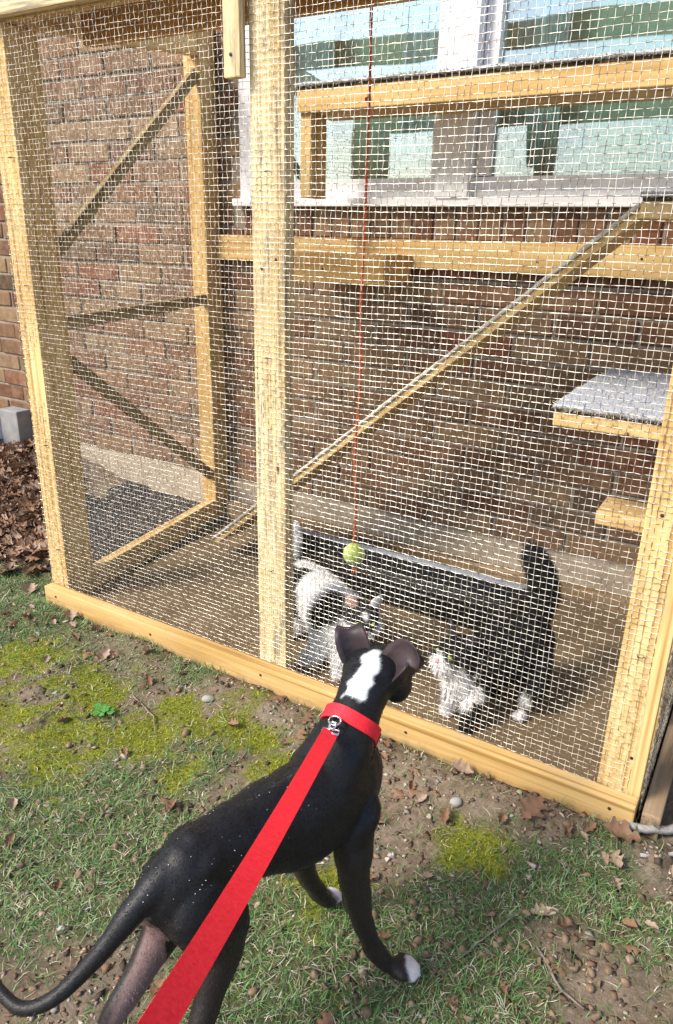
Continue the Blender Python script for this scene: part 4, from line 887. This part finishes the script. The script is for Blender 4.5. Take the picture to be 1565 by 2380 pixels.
# twigs, stick, stone, chip, weed
def twig(pts, r0, r1, mat, name, lab, cat_='twig', group=None):
    P = []
    for i in range(len(pts)-1):
        for k in range(4): P.append(Vector(pts[i]).lerp(Vector(pts[i+1]), k/4)+Vector((random.uniform(-1,1), random.uniform(-1,1), random.uniform(-.3,.5)))*r0*.5)
    P.append(Vector(pts[-1])); n_ = len(P); v, f = tube(P, [r0+(r1-r0)*i/(n_-1) for i in range(n_)], 6); return tag(mesh_obj(name, v, f, MAT[mat], None, True), lab, cat_, group)
def gp(x, y, dz): return (x, y, float(gh(np.array([x]), np.array([y]))[0])+dz)
twig([gp(1.792,-.062,.012), gp(1.855,-.032,.013), gp(1.905,.020,.016), gp(1.965,.095,.02), gp(2.1,.2,.02)], .0085, .011, 'stick_grey', 'stick', 'thick bent grey stick lying on the soil at the right post', 'stick')
twig([gp(.585,-.245,.004), gp(.70,-.285,.006), gp(.75,-.33,.006)], .0024, .0015, 'twig', 'twig', 'thin grey twig lying across the moss near the green weed')
twig([gp(1.08,-.70,.004), gp(1.07,-.78,.006), gp(1.10,-.86,.005)], .0018, .0012, 'twig', 'twig', 'thin twig lying at the edge of the bare soil by the dog tail')
twig([gp(1.70,-.33,.005), gp(1.66,-.42,.006), gp(1.63,-.50,.005)], .0020, .0012, 'twig', 'twig', 'straight thin twig lying in the grass right of the white-toed paw')
twig([gp(1.74,-.40,.006), gp(1.80,-.46,.007), gp(1.84,-.47,.006)], .0026, .0018, 'twig', 'twig', 'grey twig lying on the dark soil patch')
twig([gp(1.95,-.02,.01), gp(1.90,-.06,.012), gp(1.86,-.11,.01)], .005, .004, 'stick_grey', 'stick', 'short grey stick end beside the thick bent stick', 'stick')
for i in range(26):
    x, y = rgl.uniform(.3, 1.95), rgl.uniform(-.95, -.1); a = rgl.uniform(0, 6.28); L = rgl.uniform(.03, .08)
    twig([gp(x, y, .004), gp(x+L*math.cos(a), y+L*math.sin(a), .006), gp(x+1.8*L*math.cos(a+.25), y+1.8*L*math.sin(a+.25), .004)], .0013, .0008, 'twig', 'twig', 'short thin dry twig scattered in the lawn', 'twig', 'small scattered twigs')
def pebble(x, y, s, mat, name, lab, cat_, sc_=(1,.7,.45), rot=0):
    bm = bmesh.new(); bmesh.ops.create_icosphere(bm, subdivisions=2, radius=s); off = Vector((x*50, y*50, 0)); base = Vector(gp(x, y, s*sc_[2]*.6)); rm = Matrix.Rotation(rot, 3, 'Z')
    for v in bm.verts: q = v.co*(1+.22*noise.noise(v.co/s*1.3+off)); v.co = rm @ Vector((q.x*sc_[0], q.y*sc_[1], q.z*sc_[2]))+base
    me = bpy.data.meshes.new(name); bm.to_mesh(me); bm.free(); me.materials.append(MAT[mat]); me.polygons.foreach_set('use_smooth', [True]*len(me.polygons)); o = bpy.data.objects.new(name, me); C.objects.link(o); return tag(o, lab, cat_)
pebble(.773,-.156,.019,'stone','stone','smooth pale stone lying on the moss below the middle post','stone', rot=.5)
pebble(1.485,-.16,.015,'stone','stone','rough whitish lump of stone on the soil by the dog chest','stone', (1,.8,.6), .9)
pebble(1.733,-.315,.021,'wood_chip','wood_chip','pale yellow wood chip lying on the dark soil','wood chip', (1.2,.45,.28), .55)
pebble(1.09,-.83,.012,'stone','stone','small grey pebble on the bare soil under the dog tail','stone')
wd = thing('weed', 'small bright green clover-like weed growing in the moss', 'weed', gp(.575,-.341,0))
for i in range(16):
    a = rgl.uniform(0, 6.28); r = rgl.uniform(.008, .034); c = Vector((.575+r*math.cos(a), -.341+r*math.sin(a)*.8, gp(.575,-.341,0)[2]+rgl.uniform(.008, .016))); s = rgl.uniform(.006, .010)
    V = [c]+[c+Vector((s*math.cos(k*.785)*(1+.25*(k % 2)), s*math.sin(k*.785)*(1+.25*(k % 2)), rgl.uniform(-.002,.002))) for k in range(8)]; F = [(0, k+1, (k+1) % 8+1) for k in range(8)]
    mesh_obj('leaf', V, F, MAT['clover'], wd)
    v, f = tube([gp(.575,-.341,0), tuple(c)], .0006, 4); mesh_obj('stem', v, f, MAT['clover'], wd)
